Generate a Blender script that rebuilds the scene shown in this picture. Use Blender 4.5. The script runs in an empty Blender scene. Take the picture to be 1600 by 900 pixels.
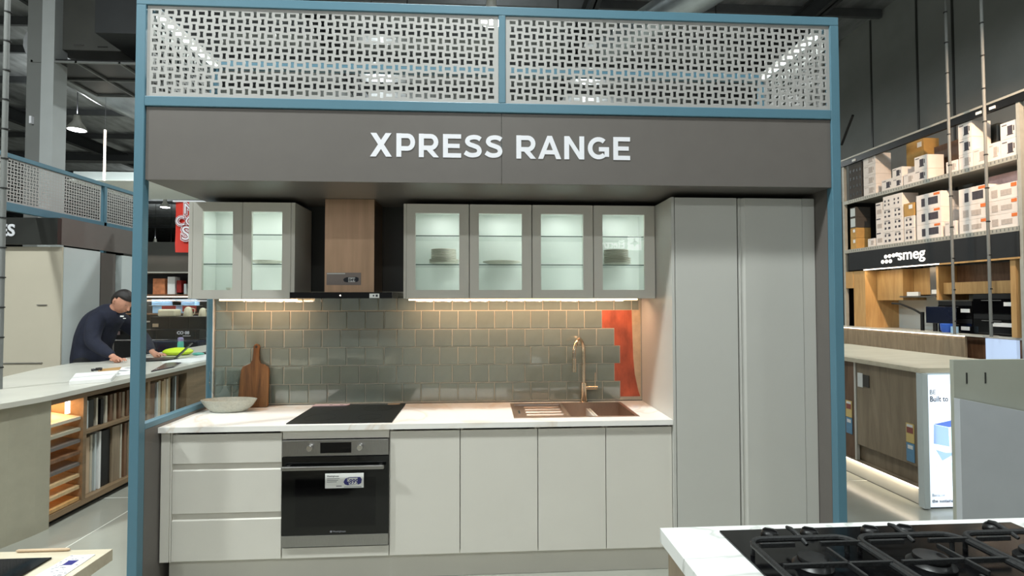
import bpy, bmesh, math, random
from mathutils import Vector, Matrix
random.seed(7)
S = bpy.context.scene
COL = S.collection
# ------------------------------------------------------------------ camera
FW = Vector((math.sin(.0582)*math.cos(.0257), math.cos(.0582)*math.cos(.0257), math.sin(.0257)))
R0 = Vector((math.cos(.0582), -math.sin(.0582), 0)); U0 = R0.cross(FW); RO = -.0017
R1 = R0*math.cos(RO)+U0*math.sin(RO); U1 = U0*math.cos(RO)-R0*math.sin(RO)
cd = bpy.data.cameras.new('camera'); cam = bpy.data.objects.new('camera', cd); COL.objects.link(cam)
cd.sensor_width = 36; cd.lens = 798/1600*36; cd.clip_start = .05; cd.clip_end = 200
m4 = Matrix((R1, U1, -FW)).transposed().to_4x4(); m4.translation = (1.7934, -2.9563, 1.5937)
cam.matrix_world = m4; S.camera = cam
# ------------------------------------------------------------------ world, exposure
W = bpy.data.worlds.new('world'); S.world = W; W.use_nodes = True
W.node_tree.nodes['Background'].inputs[0].default_value = (.86, .88, .86, 1)
W.node_tree.nodes['Background'].inputs[1].default_value = .40
S.view_settings.view_transform = 'Standard'; S.view_settings.look = 'None'
S.view_settings.exposure = -0.40; S.view_settings.gamma = 1; S.view_settings.use_curve_mapping = False
# high bay lamps: (x, y, z, watts)
LAMPS = [(-4.5, -2.3, 7.4, 760), (1.2, -2.1, 7.4, 500), (9.0, -2.6, 7.4, 170), (2.1, -9.5, 7.4, 300), (-4.5, -9.5, 7.4, 260),
         (-4.47, 6.94, 7.3, 420), (1.98, 7.32, 7.3, 520), (8.6, 3.5, 7.3, 170), (-11.64, 14.67, 7.3, 500), (-2.0, 16.0, 7.3, 450),
         (6.0, 17.0, 7.3, 450), (-17.36, 28.97, 7.3, 600), (-4, 28, 7.3, 500), (-23.6, 38.2, 6.0, 400), (-21.7, 37.0, 5.2, 300)]
WARM = (1, .66, .38)
# ------------------------------------------------------------------ materials
def lin(c):
    return tuple(((x/255)/12.92 if x/255 <= .04045 else ((x/255+.055)/1.055)**2.4) for x in c)
def base(name):
    m = bpy.data.materials.new(name); m.use_nodes = True
    return m, m.node_tree, m.node_tree.nodes['Principled BSDF']
def mat(name, c, rough=.5, metal=0., amt=.06, scale=6., bump=0., bscale=40., stretch=(1, 1, 1), spec=.5, rnd=0., coat=0.):
    """procedural principled: colour wobbles by noise, fine relief by a second noise"""
    m, t, p = base(name); N = t.nodes; L = t.links
    c = lin(c)
    tc = N.new('ShaderNodeTexCoord'); mp = N.new('ShaderNodeMapping'); mp.inputs['Scale'].default_value = stretch
    L.new(tc.outputs['Object'], mp.inputs[0])
    n = N.new('ShaderNodeTexNoise'); n.inputs['Scale'].default_value = scale; n.inputs['Detail'].default_value = 5
    L.new(mp.outputs[0], n.inputs['Vector'])
    r = N.new('ShaderNodeValToRGB'); r.color_ramp.elements[0].position = .3; r.color_ramp.elements[1].position = .7
    r.color_ramp.elements[0].color = tuple(x*(1-amt) for x in c)+(1,)
    r.color_ramp.elements[1].color = tuple(min(1, x*(1+amt)) for x in c)+(1,)
    L.new(n.outputs['Fac'], r.inputs[0]); out = r.outputs[0]
    if rnd:
        oi = N.new('ShaderNodeObjectInfo'); hs = N.new('ShaderNodeHueSaturation'); mr = N.new('ShaderNodeMapRange')
        mr.inputs['To Min'].default_value = 1-rnd; mr.inputs['To Max'].default_value = 1+rnd
        L.new(oi.outputs['Random'], mr.inputs[0]); L.new(mr.outputs[0], hs.inputs['Value']); L.new(out, hs.inputs['Color']); out = hs.outputs[0]
    L.new(out, p.inputs['Base Color'])
    p.inputs['Roughness'].default_value = rough; p.inputs['Metallic'].default_value = metal
    p.inputs['Specular IOR Level'].default_value = spec; p.inputs['Coat Weight'].default_value = coat
    if bump:
        b = N.new('ShaderNodeTexNoise'); b.inputs['Scale'].default_value = bscale; b.inputs['Detail'].default_value = 3
        L.new(mp.outputs[0], b.inputs['Vector'])
        bn = N.new('ShaderNodeBump'); bn.inputs['Strength'].default_value = bump; bn.inputs['Distance'].default_value = .01
        L.new(b.outputs['Fac'], bn.inputs['Height']); L.new(bn.outputs[0], p.inputs['Normal'])
    return m
def marble(name, c0, c1, scale=1.3):
    m, t, p = base(name); N = t.nodes; L = t.links
    tc = N.new('ShaderNodeTexCoord'); n = N.new('ShaderNodeTexNoise'); n.inputs['Scale'].default_value = scale
    n.inputs['Detail'].default_value = 4; n.inputs['Distortion'].default_value = 1.2
    L.new(tc.outputs['Object'], n.inputs['Vector'])
    r = N.new('ShaderNodeValToRGB'); e = r.color_ramp.elements
    e[0].position = .47; e[0].color = lin(c0)+(1,); e[1].position = .53; e[1].color = lin(c0)+(1,)
    k = e.new(.50); k.color = lin(c1)+(1,)
    L.new(n.outputs['Fac'], r.inputs[0]); L.new(r.outputs[0], p.inputs['Base Color']); p.inputs['Roughness'].default_value = .28
    return m
def wood(name, c0, c1, rough=.45, axis='Z', scale=5.):
    m, t, p = base(name); N = t.nodes; L = t.links
    tc = N.new('ShaderNodeTexCoord'); mp = N.new('ShaderNodeMapping')
    mp.inputs['Scale'].default_value = {'X': (.12, 1, 1), 'Y': (1, .12, 1), 'Z': (1, 1, .12)}[axis]
    L.new(tc.outputs['Object'], mp.inputs[0])
    n = N.new('ShaderNodeTexNoise'); n.inputs['Scale'].default_value = scale*3; n.inputs['Detail'].default_value = 8
    n.inputs['Distortion'].default_value = .6; n.inputs['Roughness'].default_value = .65
    L.new(mp.outputs[0], n.inputs['Vector'])
    r = N.new('ShaderNodeValToRGB'); r.color_ramp.elements[0].position = .3; r.color_ramp.elements[1].position = .7
    r.color_ramp.elements[0].color = lin(c0)+(1,); r.color_ramp.elements[1].color = lin(c1)+(1,)
    L.new(n.outputs['Fac'], r.inputs[0]); L.new(r.outputs[0], p.inputs['Base Color']); p.inputs['Roughness'].default_value = rough
    b = N.new('ShaderNodeBump'); b.inputs['Strength'].default_value = .1; b.inputs['Distance'].default_value = .005
    L.new(n.outputs['Fac'], b.inputs['Height']); L.new(b.outputs[0], p.inputs['Normal'])
    return m
def emit(name, c, s, noise=0):
    m, t, p = base(name)
    p.inputs['Base Color'].default_value = lin(c)+(1,)
    p.inputs['Emission Color'].default_value = lin(c)+(1,); p.inputs['Emission Strength'].default_value = s
    return m
def glass(name, tint=(255, 255, 255), boost=1.0):
    m = bpy.data.materials.new(name); m.use_nodes = True; N = m.node_tree.nodes; L = m.node_tree.links
    N.remove(N['Principled BSDF']); o = N['Material Output']
    tr = N.new('ShaderNodeBsdfTransparent'); tr.inputs[0].default_value = lin(tint)+(1,)
    gl = N.new('ShaderNodeBsdfGlossy'); gl.inputs['Roughness'].default_value = .02
    fr = N.new('ShaderNodeFresnel'); fr.inputs[0].default_value = 1.5
    mu = N.new('ShaderNodeMath'); mu.operation = 'MULTIPLY'; mu.inputs[1].default_value = boost; mu.use_clamp = True
    mx = N.new('ShaderNodeMixShader')
    ge = N.new('ShaderNodeNewGeometry'); iv = N.new('ShaderNodeMath'); iv.operation = 'SUBTRACT'; iv.inputs[0].default_value = 1
    m2 = N.new('ShaderNodeMath'); m2.operation = 'MULTIPLY'; L.new(ge.outputs['Backfacing'], iv.inputs[1]); L.new(iv.outputs[0], m2.inputs[0]); L.new(fr.outputs[0], m2.inputs[1])
    L.new(m2.outputs[0], mu.inputs[0]); L.new(mu.outputs[0], mx.inputs[0]); L.new(tr.outputs[0], mx.inputs[1]); L.new(gl.outputs[0], mx.inputs[2])
    L.new(mx.outputs[0], o.inputs[0])
    return m
K = dict(
    blue=mat('blue_powdercoat', (84, 123, 140), .38, 0, .03, 3, .05, 300),
    fascia=mat('charcoal_laminate', (104, 99, 95), .42, 0, .03, 8, .06, 400),
    dark=mat('dark_laminate', (46, 47, 44), .35, 0, .05, 5),
    perf=mat('silver_perforated', (176, 174, 171), .42, .25, .03, 3),
    whitet=mat('grey_white_laminate', (190, 189, 183), .42, 0, .015, 3, .03, 500),
    white=mat('white_laminate', (212, 208, 199), .42, 0, .015, 3, .03, 500),
    whitein=mat('white_melamine', (236, 240, 236), .5, 0, .01, 3),
    wlet=mat('white_vinyl', (236, 236, 242), .5, 0, .01),
    bench=marble('marble_benchtop', (240, 237, 232), (228, 218, 206), 1.5),
    bench2=marble('marble_island', (236, 238, 236), (196, 198, 194), 2.2),
    steel=mat('brushed_steel', (176, 168, 160), .30, 1., .08, 30, .04, 60, (1, 1, 12)),
    steelx=mat('brushed_steel_flat', (166, 164, 162), .34, 1., .06, 30, .03, 60, (12, 1, 1)),
    nickel=mat('brushed_nickel', (214, 196, 172), .2, 1., .04, 20),
    sinks=mat('sink_steel', (200, 180, 164), .42, 1., .05, 30, .03, 60, (12, 1, 1)),
    chimst=mat('chimney_steel_warm_reflection', (206, 172, 142), .30, 1., .12, 3, .02, 30, (8, 8, .6)),  # warm reflection of the store put into the steel's base tint
    chrome=mat('chrome', (222, 220, 218), .08, 1., .02, 10),
    blackgl=mat('black_glass', (10, 10, 12), .05, 0, .1, 3, spec=.4),
    ovengl=mat('oven_glass', (12, 13, 13), .12, 0, .2, 3),
    black=mat('black_enamel', (17, 17, 18), .38, 0, .1, 20),
    iron=mat('cast_iron', (26, 27, 28), .55, .0, .15, 60, .25, 150),
    blackpl=mat('black_plastic', (22, 22, 24), .4, 0, .1, 20),
    tile=mat('glazed_sage_tile', (120, 130, 122), .05, 0, .08, 9, .16, 11, spec=.9, rnd=.06, coat=.8),
    grout=mat('pale_grout', (176, 172, 158), .8, 0, .05, 30, .2, 200),
    red=mat('red_waterproofing', (176, 84, 58), .6, 0, .40, 12, .3, 60, (1, 1, .5)),
    plaster=mat('bare_board', (196, 172, 142), .8, 0, .12, 20, .2, 60),
    ledw=emit('warm_led', (255, 214, 160), 9.),
    ledc=emit('cool_led', (240, 255, 250), 4.),
    ledn=emit('neutral_led', (255, 240, 220), 6.),
    lampe=emit('lamp_lens', (250, 252, 255), 30.),
    glass=glass('door_glass', (252, 255, 253), 1.0),
    shelfgl=glass('shelf_glass', (253, 255, 254), 1.0),
    edge=mat('glass_edge', (62, 88, 80), .2, 0, .05),
    clear=glass('clear_glass', (250, 252, 252), 1.0),
    board=wood('acacia', (62, 38, 22), (150, 104, 60), .4, 'Z', 5),
    ceram=mat('speckled_stoneware', (180, 180, 168), .3, 0, .10, 90),
    ceramw=mat('cream_stoneware', (206, 202, 190), .4, 0, .04, 40),
    oak=wood('pale_oak', (176, 150, 112), (208, 182, 142), .45, 'Z', 4),
    oakx=wood('bleached_oak', (196, 184, 160), (222, 212, 190), .4, 'X', 4),
    oakd=wood('grey_oak', (120, 104, 84), (158, 140, 116), .3, 'Z', 4),
    walnut=wood('walnut', (88, 62, 44), (132, 100, 76), .4, 'Z', 5),
    gold=wood('honey_oak', (176, 134, 82), (208, 168, 112), .45, 'Z', 3),
    niche=wood('brown_oak', (112, 92, 68), (142, 118, 90), .5, 'Y', 4),
    counter=mat('taupe_laminate', (168, 164, 146), .45, 0, .05, 10),
    ctop=mat('pale_stone', (202, 200, 190), .3, 0, .05, 4),
    floor=mat('polished_concrete', (156, 156, 146), .16, 0, .07, 2.2, .03, 60),
    joint=mat('floor_joint', (214, 214, 206), .6, 0, .03),
    foil=mat('roof_foil', (176, 178, 180), .36, .75, .35, 3.5, .9, 5, (1, .35, 1)),
    roof=mat('purlin_steel', (92, 94, 96), .5, .4, .1, 4),
    darkroof=mat('dark_steelwork', (38, 40, 42), .6, 0, .1, 4),
    wallg=mat('grey_precast', (128, 130, 128), .85, 0, .05, 2, .1, 60),
    farw=mat('dark_far_wall', (44, 45, 46), .9, 0, .3, 1.2),
    rackg=mat('rack_galvanised', (180, 178, 168), .45, .2, .08, 8),
    column=mat('column_paint', (176, 180, 180), .5, 0, .03, 3),
    columnd=mat('column_paint_dark', (118, 120, 118), .5, 0, .03, 3),
    signblack=mat('sign_black', (30, 31, 33), .5, 0, .1, 6),
    cwhite=mat('carton_white', (232, 224, 218), .6, 0, .03, 12, rnd=.04),
    cprint=mat('carton_print', (70, 66, 74), .6, 0, .2, 30),
    cprint2=mat('carton_print_faint', (190, 178, 170), .6, 0, .1, 30),
    corange=mat('carton_orange', (222, 120, 60), .6, 0, .1, 20),
    kraft=mat('kraft_carton', (186, 146, 84), .75, 0, .08, 10, rnd=.08),
    dkcart=mat('dark_carton', (70, 66, 62), .7, 0, .1, 10),
    paper=mat('white_paper', (236, 236, 234), .6, 0, .02, 20),
    pinkp=mat('pink_brochure', (214, 186, 188), .5, 0, .08, 20),
    beige=mat('beige_plastic', (198, 172, 142), .5, 0, .05, 20),
    navy=mat('navy_ink', (44, 44, 120), .5, 0, .1, 40),
    ink=mat('dark_ink', (40, 42, 52), .6, 0, .1, 40),
    greyink=mat('grey_ink', (128, 128, 134), .6, 0, .1, 40),
    redb=mat('red_banner', (222, 58, 44), .6, 0, .06, 4, .1, 8),
    maroon=mat('dark_red_outline', (150, 34, 34), .6, 0, .05, 4),
    shirt=mat('navy_fabric', (24, 28, 46), .85, 0, .2, 14, .3, 120),
    trouser=mat('black_fabric', (22, 22, 24), .9, 0, .2, 14),
    skin=mat('skin', (196, 142, 118), .5, 0, .08, 16),
    hair=mat('dark_hair', (34, 28, 26), .5, 0, .3, 60, .5, 120),
    hiviz=mat('yellow_hiviz', (206, 232, 40), .6, 0, .05, 10),
    teal=mat('teal_plastic', (90, 176, 160), .3, 0, .1, 10),
    ltblue=mat('light_blue_plastic', (160, 200, 232), .4, 0, .06, 10),
    blueb=mat('bright_blue', (46, 96, 196), .4, 0, .1, 10),
    cream=mat('cream_enamel', (226, 216, 186), .3, 0, .04, 10),
    screen=mat('dark_screen', (24, 30, 48), .15, 0, .2, 3),
    poster=emit('backlit_poster', (226, 240, 255), 1.15),
    posterc=emit('poster_cyan', (196, 232, 232), 1.0),
    posterb=emit('poster_blue', (140, 168, 226), .9),
    posterd=emit('poster_blue_dark', (74, 104, 180), .7),
    yellow=mat('label_yellow', (222, 196, 128), .6, 0, .03), rlab=mat('label_red', (150, 84, 76), .6, 0, .03), blab=mat('label_blue', (104, 150, 184), .6, 0, .05, 30),
    bpanel=mat('grey_green_board', (158, 160, 148), .5, 0, .02, 10), gpanel=mat('cool_grey_board', (176, 180, 184), .4, 0, .02, 10),
    sbeige=mat('beige_gloss_panel', (196, 188, 170), .3, 0, .03, 2), sgrey=mat('pale_grey_panel', (196, 204, 204), .3, 0, .02, 2),
    udark=mat('painted_duct', (70, 70, 66), .5, 0, .15, 2),
    duct=mat('galvanised_duct', (150, 152, 150), .4, .6, .15, 3, .1, 6),
    darkred=mat('dull_red', (150, 44, 40), .6, 0, .1, 10),
    terracotta=mat('terracotta_goods', (190, 120, 80), .6, 0, .3, 9),
    tie=mat('cable_tie', (20, 20, 20), .5, 0, .1),
    signw=emit('sign_letter', (255, 255, 252), .8),
    mirrored=emit('illuminated_white_letter', (255, 255, 255), 8.),
)
# ------------------------------------------------------------------ mesh helpers
class G:
    def __init__(s): s.v = []; s.f = []; s.mi = []; s.m = 0
    def add(s, vs, fs):
        b = len(s.v); s.v += [tuple(x) for x in vs]; s.f += [[i+b for i in f] for f in fs]; s.mi += [s.m]*len(fs); return s
    def box(s, x0, y0, z0, x1, y1, z1):
        return s.add([(x0, y0, z0), (x1, y0, z0), (x1, y1, z0), (x0, y1, z0), (x0, y0, z1), (x1, y0, z1), (x1, y1, z1), (x0, y1, z1)],
                     [(0, 3, 2, 1), (4, 5, 6, 7), (0, 1, 5, 4), (1, 2, 6, 5), (2, 3, 7, 6), (3, 0, 4, 7)])
    def prism(s, poly, ax, lo, hi):
        mk = {'x': lambda a, b, c: (c, a, b), 'y': lambda a, b, c: (a, c, b), 'z': lambda a, b, c: (a, b, c)}[ax]
        n = len(poly)
        return s.add([mk(a, b, lo) for a, b in poly]+[mk(a, b, hi) for a, b in poly],
                     [list(range(n))[::-1], list(range(n, 2*n))]+[(i, (i+1) % n, n+(i+1) % n, n+i) for i in range(n)])
    def ring(s, c, ax, r, n):
        ax = Vector(ax).normalized(); a = ax.orthogonal().normalized(); b = ax.cross(a)
        return [Vector(c)+a*r*math.cos(2*math.pi*i/n)+b*r*math.sin(2*math.pi*i/n) for i in range(n)]
    def cyl(s, p, q, r, r2=None, n=20):
        ax = Vector(q)-Vector(p); vs = s.ring(p, ax, r, n)+s.ring(q, ax, r if r2 is None else r2, n)
        return s.add(vs, [list(range(n))[::-1], list(range(n, 2*n))]+[(i, (i+1) % n, n+(i+1) % n, n+i) for i in range(n)])
    def tube(s, pts, r, n=10, closed=False):
        P = [Vector(p) for p in pts]; m = len(P); vs = []; up = None
        for i, p in enumerate(P):
            if closed: t = P[(i+1) % m]-P[i-1]
            else: t = P[min(i+1, m-1)]-P[max(i-1, 0)]
            t.normalize()
            if up is None: up = t.orthogonal().normalized()
            up = (up-t*up.dot(t)).normalized(); w = t.cross(up); rr = r[i] if isinstance(r, (list, tuple)) else r
            vs += [p+up*rr*math.cos(2*math.pi*k/n)+w*rr*math.sin(2*math.pi*k/n) for k in range(n)]
        fs = [(i*n+k, i*n+(k+1) % n, ((i+1) % m)*n+(k+1) % n, ((i+1) % m)*n+k) for i in range(m if closed else m-1) for k in range(n)]
        if not closed: fs += [list(range(n))[::-1], list(range((m-1)*n, m*n))]
        return s.add(vs, fs)
    def lathe(s, prof, c, n=28, sx=1., sy=1.):
        vs = []; m = len(prof)
        for r, z in prof: vs += [(c[0]+r*sx*math.cos(2*math.pi*k/n), c[1]+r*sy*math.sin(2*math.pi*k/n), c[2]+z) for k in range(n)]
        fs = [(i*n+k, i*n+(k+1) % n, (i+1)*n+(k+1) % n, (i+1)*n+k) for i in range(m-1) for k in range(n)]
        if prof[0][0] > 1e-6: fs.append(list(range(n))[::-1])
        if prof[-1][0] > 1e-6: fs.append(list(range((m-1)*n, m*n)))
        return s.add(vs, fs)
    def ell(s, c, r, n=16, m=10):
        return s.lathe([(max(1e-7, math.sin(math.pi*i/m)), -math.cos(math.pi*i/m)*r[2]) for i in range(m+1)], c, n, r[0], r[1])
def link(o, parent=None):
    COL.objects.link(o)
    if parent is not None: o.parent = parent
    if parent is not None and parent.type == 'EMPTY' and parent.get('wc'):
        o.matrix_parent_inverse = Matrix.Translation(-parent.location)
    return o
def build(name, g, m, parent=None, bev=0, smooth=False, label=None, weld=False):
    me = bpy.data.meshes.new(name); me.from_pydata(g.v, [], g.f)
    ms = m if isinstance(m, (list, tuple)) else [m]
    for x in ms: me.materials.append(K[x] if isinstance(x, str) else x)
    if len(ms) > 1: me.polygons.foreach_set('material_index', g.mi)
    b = bmesh.new(); b.from_mesh(me)
    if weld: bmesh.ops.remove_doubles(b, verts=b.verts, dist=1e-5)
    bmesh.ops.recalc_face_normals(b, faces=b.faces); b.to_mesh(me); b.free()
    if smooth: me.shade_smooth(); me.set_sharp_from_angle(angle=.6)
    o = link(bpy.data.objects.new(name, me), parent)
    if bev:
        md = o.modifiers.new('bevel', 'BEVEL'); md.width = bev; md.segments = 2; md.limit_method = 'ANGLE'; md.angle_limit = .7
    if label: o['label'] = label
    return o
def bx(*a): return G().box(*a)
def part(name, m, parent, *a, bev=0, label=None): return build(name, bx(*a), m, parent, bev, label=label)
def thing(name, label, cat, loc, group=None, rz=0, local=False):
    o = bpy.data.objects.new(name, None); COL.objects.link(o); o.location = loc; o.rotation_euler = (0, 0, rz)
    o.empty_display_size = .1; o['label'] = label; o['category'] = cat
    if group: o['group'] = group
    if not local: o['wc'] = 1
    return o
def tag(o, label, cat, group=None):
    o['label'] = label; o['category'] = cat
    if group: o['group'] = group
    return o
def struct(name, g, m, parent=None, bev=0, **k):
    o = build(name, g, m, parent, bev, **k)
    if parent is None: o['kind'] = 'structure'
    return o
def dup(root, loc, label, rz=None):
    def cp(o, par):
        c = o.copy(); COL.objects.link(c)
        if par is not None: c.parent = par
        for ch in [x for x in bpy.data.objects if x.parent == o]: cp(ch, c)
        return c
    r = cp(root, None); r.location = loc; r['label'] = label
    if rz is not None: r.rotation_euler = (0, 0, rz)
    return r
def text(name, s, size, loc, face, m, parent=None, bold=.0, ext=.001, align='LEFT', wscale=1., label=None):
    """flat lettering, face = direction the reader looks from: '-y' '+y' '-x'"""
    c = bpy.data.curves.new('t', 'FONT'); c.body = s; c.size = size; c.offset = bold*size; c.extrude = ext; c.align_x = align; c.resolution_u = 3
    t = bpy.data.objects.new('t', c); COL.objects.link(t)
    me = bpy.data.meshes.new_from_object(t); bpy.data.objects.remove(t); me.materials.clear(); me.materials.append(K[m])
    rx = Matrix.Rotation(math.pi/2, 4, 'X')
    M = {'-y': rx, '+y': Matrix.Rotation(math.pi, 4, 'Z') @ rx, '-x': Matrix.Rotation(-math.pi/2, 4, 'Z') @ rx, 'up': Matrix()}[face]
    me.transform(Matrix.Translation(loc) @ M @ Matrix.Scale(wscale, 4, (1, 0, 0)))
    o = link(bpy.data.objects.new(name, me), parent)
    if label: o['label'] = label
    return o
def light(name, kind, loc, power, color, parent=None, size=.1, sizey=None, rot=(0, 0, 0), spread=None):
    l = bpy.data.lights.new(name, kind); l.energy = power; l.color = color
    if kind == 'AREA':
        l.shape = 'RECTANGLE' if sizey else 'DISK'; l.size = size
        if sizey: l.size_y = sizey
        if spread: l.spread = spread
    else: l.shadow_soft_size = size
    o = bpy.data.objects.new(name, l); o.location = loc; o.rotation_euler = rot
    return link(o, parent)
# ================================================================== SETTING
struct('floor', bx(-40, -14, -.1, 16, 70, 0), 'floor')
fl = bpy.data.objects['floor']
for a in [(-3.2, -1.1, -.9, 3.4), (-.8, -1.5, .15, .6)]:
    pass
g = G()
for k in range(-3, 7): g.box(-40, 1.42+k*4-.004, 0, 16, 1.42+k*4+.004, .0015)
for x in (-9, -5, -.9, 4.4, 8.4): g.box(x-.004, -14, 0, x+.004, 60, .0016)
build('expansion_joint', g, 'joint', fl)
CZ = 9.2
ceil = struct('ceiling', bx(-40, -14, CZ, 16, 70, CZ+.1), 'foil')
for i, y in enumerate([-6, -4, -2, 0, 1.6, 3.2, 4.8, 6.4, 8, 9.6, 11.2, 12.8, 15, 18, 21, 24, 28, 32, 37, 43, 50]):
    build('purlin', bx(-40, y, CZ-.22, 12.2, y+.09, CZ), 'roof', ceil)
for x in (-16, -8.6, -2.4, 4.4, 9.9):
    g = G().box(x-.12, -14, CZ-.75, x+.12, 66, CZ-.72).box(x-.02, -14, CZ-.75, x+.02, 66, CZ-.25).box(x-.12, -14, CZ-.28, x+.12, 66, CZ-.24)
    build('rafter', g, 'darkroof', ceil)
struct('wall_far', bx(-40, 66, 0, 16, 66.3, CZ), 'farw')
wr = struct('wall_store_right', bx(12.25, -14, 0, 12.5, 66, CZ), 'wallg')
for y in (3.2, 5.65, 7.67, 8.6, 10.05, 11.6, 13.4):
    build('joint_strip', bx(12.235, y-.025, 0, 12.25, y+.025, CZ-.05), 'dark', wr)
struct('wall_store_left', bx(-40.3, -14, 0, -40, 66, CZ), 'farw')
# high bay lamps
for i, (x, y, z, p) in enumerate(LAMPS):
    where = ['above the left aisle in front of the display', 'above the aisle in front of the display', 'above the right aisle in front of the display',
             'farther behind the viewer over the middle aisle', 'farther behind the viewer over the left aisle',
             'glowing at the top left corner of the blue frame', 'glowing through the perforated panel beside the mullion', 'behind the display over the right aisle',
             'glowing over the far left aisle beyond the column', 'in the second row behind the display, middle', 'in the second row behind the display, right',
             'seen under the canopy corner beside the blue post, top one', 'deep in the store behind the display', 'lowest of those seen beside the red banner', 'farthest one seen beside the blue post'][i]
    t = thing('high_bay_lamp', 'round white high bay lamp '+where, 'lamp', (x, y, z), 'high bay lamps under the roof')
    build('housing', G().lathe([(.02, .5), (.09, .48), (.11, .3), (.27, .06), (.28, 0), (.26, 0)], (x, y, z), 20), 'rackg', t, smooth=True)
    build('lens', G().lathe([(.25, .02), (.25, .0), (.2, -.02)], (x, y, z), 20), 'lampe', t)
    build('cord', G().cyl((x, y, z+.5), (x, y, CZ+.02), .012, n=6), 'blackpl', t)
    light('bulb', 'AREA', (x, y, z-.05), p, (.93, 1, .98), t, .5); light('uplight', 'AREA', (x, y, z+.55), p*.30, (.93, 1, .98), t, .4, rot=(math.pi, 0, 0))
# ================================================================== BLUE DISPLAY FRAME
fr = thing('display_canopy', 'blue powder-coated steel frame around the kitchen display with silver perforated top panels', 'canopy', (1.9, 0, 0))
YF, YB = -.158, .63
def rail(*a, name='rail', par=fr): return part(name, 'blue', par, *a, bev=.003)
for a in [(-.05, YF, 0, 0, -.108, 3.183), (3.798, YF, 0, 3.85, -.108, 3.183), (-.05, .58, 0, 0, YB, 3.183), (3.798, .58, 0, 3.85, YB, 3.183)]: rail(*a, name='post')
rail(1.885, YF, 2.69, 1.923, -.108, 3.183, name='mullion')
for a in [(-.05, YF, 3.183, 3.85, -.108, 3.232), (0, YF, 2.637, 3.798, -.108, 2.69), (-.05, .58, 3.183, 3.85, YB, 3.232), (0, .58, 2.637, 3.798, YB, 2.69),
          (-.05, -.108, 3.183, 0, .58, 3.232), (3.798, -.108, 3.183, 3.85, .58, 3.232), (-.05, -.108, 2.637, 0, .58, 2.69), (3.798, -.108, 2.637, 3.85, .58, 2.69),
          (-.05, -.108, .912, 0, .58, .943)]: rail(*a)
def perf_mesh(nc, nr, pu, pv, th=.003, mu=.02, mv=.016, low=False):
    """basket-weave perforated sheet in the XZ plane from the origin, thickness in Y, one ring of faces per hole"""
    g = G()
    u0, v0 = mu, mv; Wd, Hd = nc*pu+2*mu, nr*pv+2*mv
    for a in [(0, 0, mu, Hd), (Wd-mu, 0, Wd, Hd), (mu, 0, Wd-mu, mv), (mu, Hd-mv, Wd-mu, Hd)]: g.box(a[0], 0, a[1], a[2], th, a[3])
    for i in range(nc):
        for j in range(nr):
            cx, cz = u0+(i+.5)*pu, v0+(j+.5)*pv
            L_, S_, w = .405, .235, .045
            if (i+j) % 2: h = [(-L_, -S_), (0, -S_+w*.3), (L_, -S_), (L_, 0), (L_, S_), (0, S_-w*.3), (-L_, S_), (-L_, 0)]
            else: h = [(-S_, -L_), (0, -L_), (S_, -L_), (S_-w, 0), (S_, L_), (0, L_), (-S_, L_), (-S_+w, 0)]
            o = [(-.5, -.5), (0, -.5), (.5, -.5), (.5, 0), (.5, .5), (0, .5), (-.5, .5), (-.5, 0)]
            vs = [(cx+a*pu, 0, cz+b*pv) for a, b in o]+[(cx+a*pu, 0, cz+b*pu) for a, b in h]
            if low:
                g.add(vs, [(k, (k+1) % 8, 8+(k+1) % 8, 8+k) for k in range(8)]); continue
            vs += [(x, th, z) for x, y, z in vs]
            fs = []
            for k in range(8):
                n = (k+1) % 8
                fs += [(k, n, 8+n, 8+k), (16+k, 24+k, 24+n, 16+n), (8+k, 8+n, 24+n, 24+k)]
            g.add(vs, fs)
    me = bpy.data.meshes.new('perforated_panel'); me.from_pydata(g.v, [], g.f); me.materials.append(K['perf']); return me, Wd
pm, pw = perf_mesh(46, 12, .04, .0385)
def perf(me, loc, rz, par):
    o = bpy.data.objects.new('perforated_panel', me); COL.objects.link(o); o.parent = par
    o.matrix_parent_inverse = Matrix.Translation(-par.location); o.location = loc; o.rotation_euler = (0, 0, rz); return o
perf(pm, (.003, -.148, 2.69), 0, fr); perf(pm, (1.923, -.148, 2.69), 0, fr)
ps, _ = perf_mesh(16, 12, .0405, .0385, low=True)
perf(ps, (-.025, -.105, 2.69), math.pi/2, fr); perf(ps, (3.825, -.105, 2.69), math.pi/2, fr)
for x, s in ((.03, 'left'), (3.76, 'right')):
    t = thing('led_batten', f'white glowing batten light running back inside the {s} end of the perforated frame', 'light', (x, .2, 3.15), 'batten lights inside the frame')
    part('diffuser', 'ledc', t, x-.012, -.1, 3.14, x+.012, .5, 3.16); part('tray', 'white', t, x-.018, -.1, 3.16, x+.018, .5, 3.183)
# clear side screen
sc = build('side_screen', bx(-.028, -.105, .944, -.022, .578, 1.606), 'clear'); tag(sc, 'clear acrylic side screen standing on the blue sill beside the benchtop', 'screen')
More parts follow.
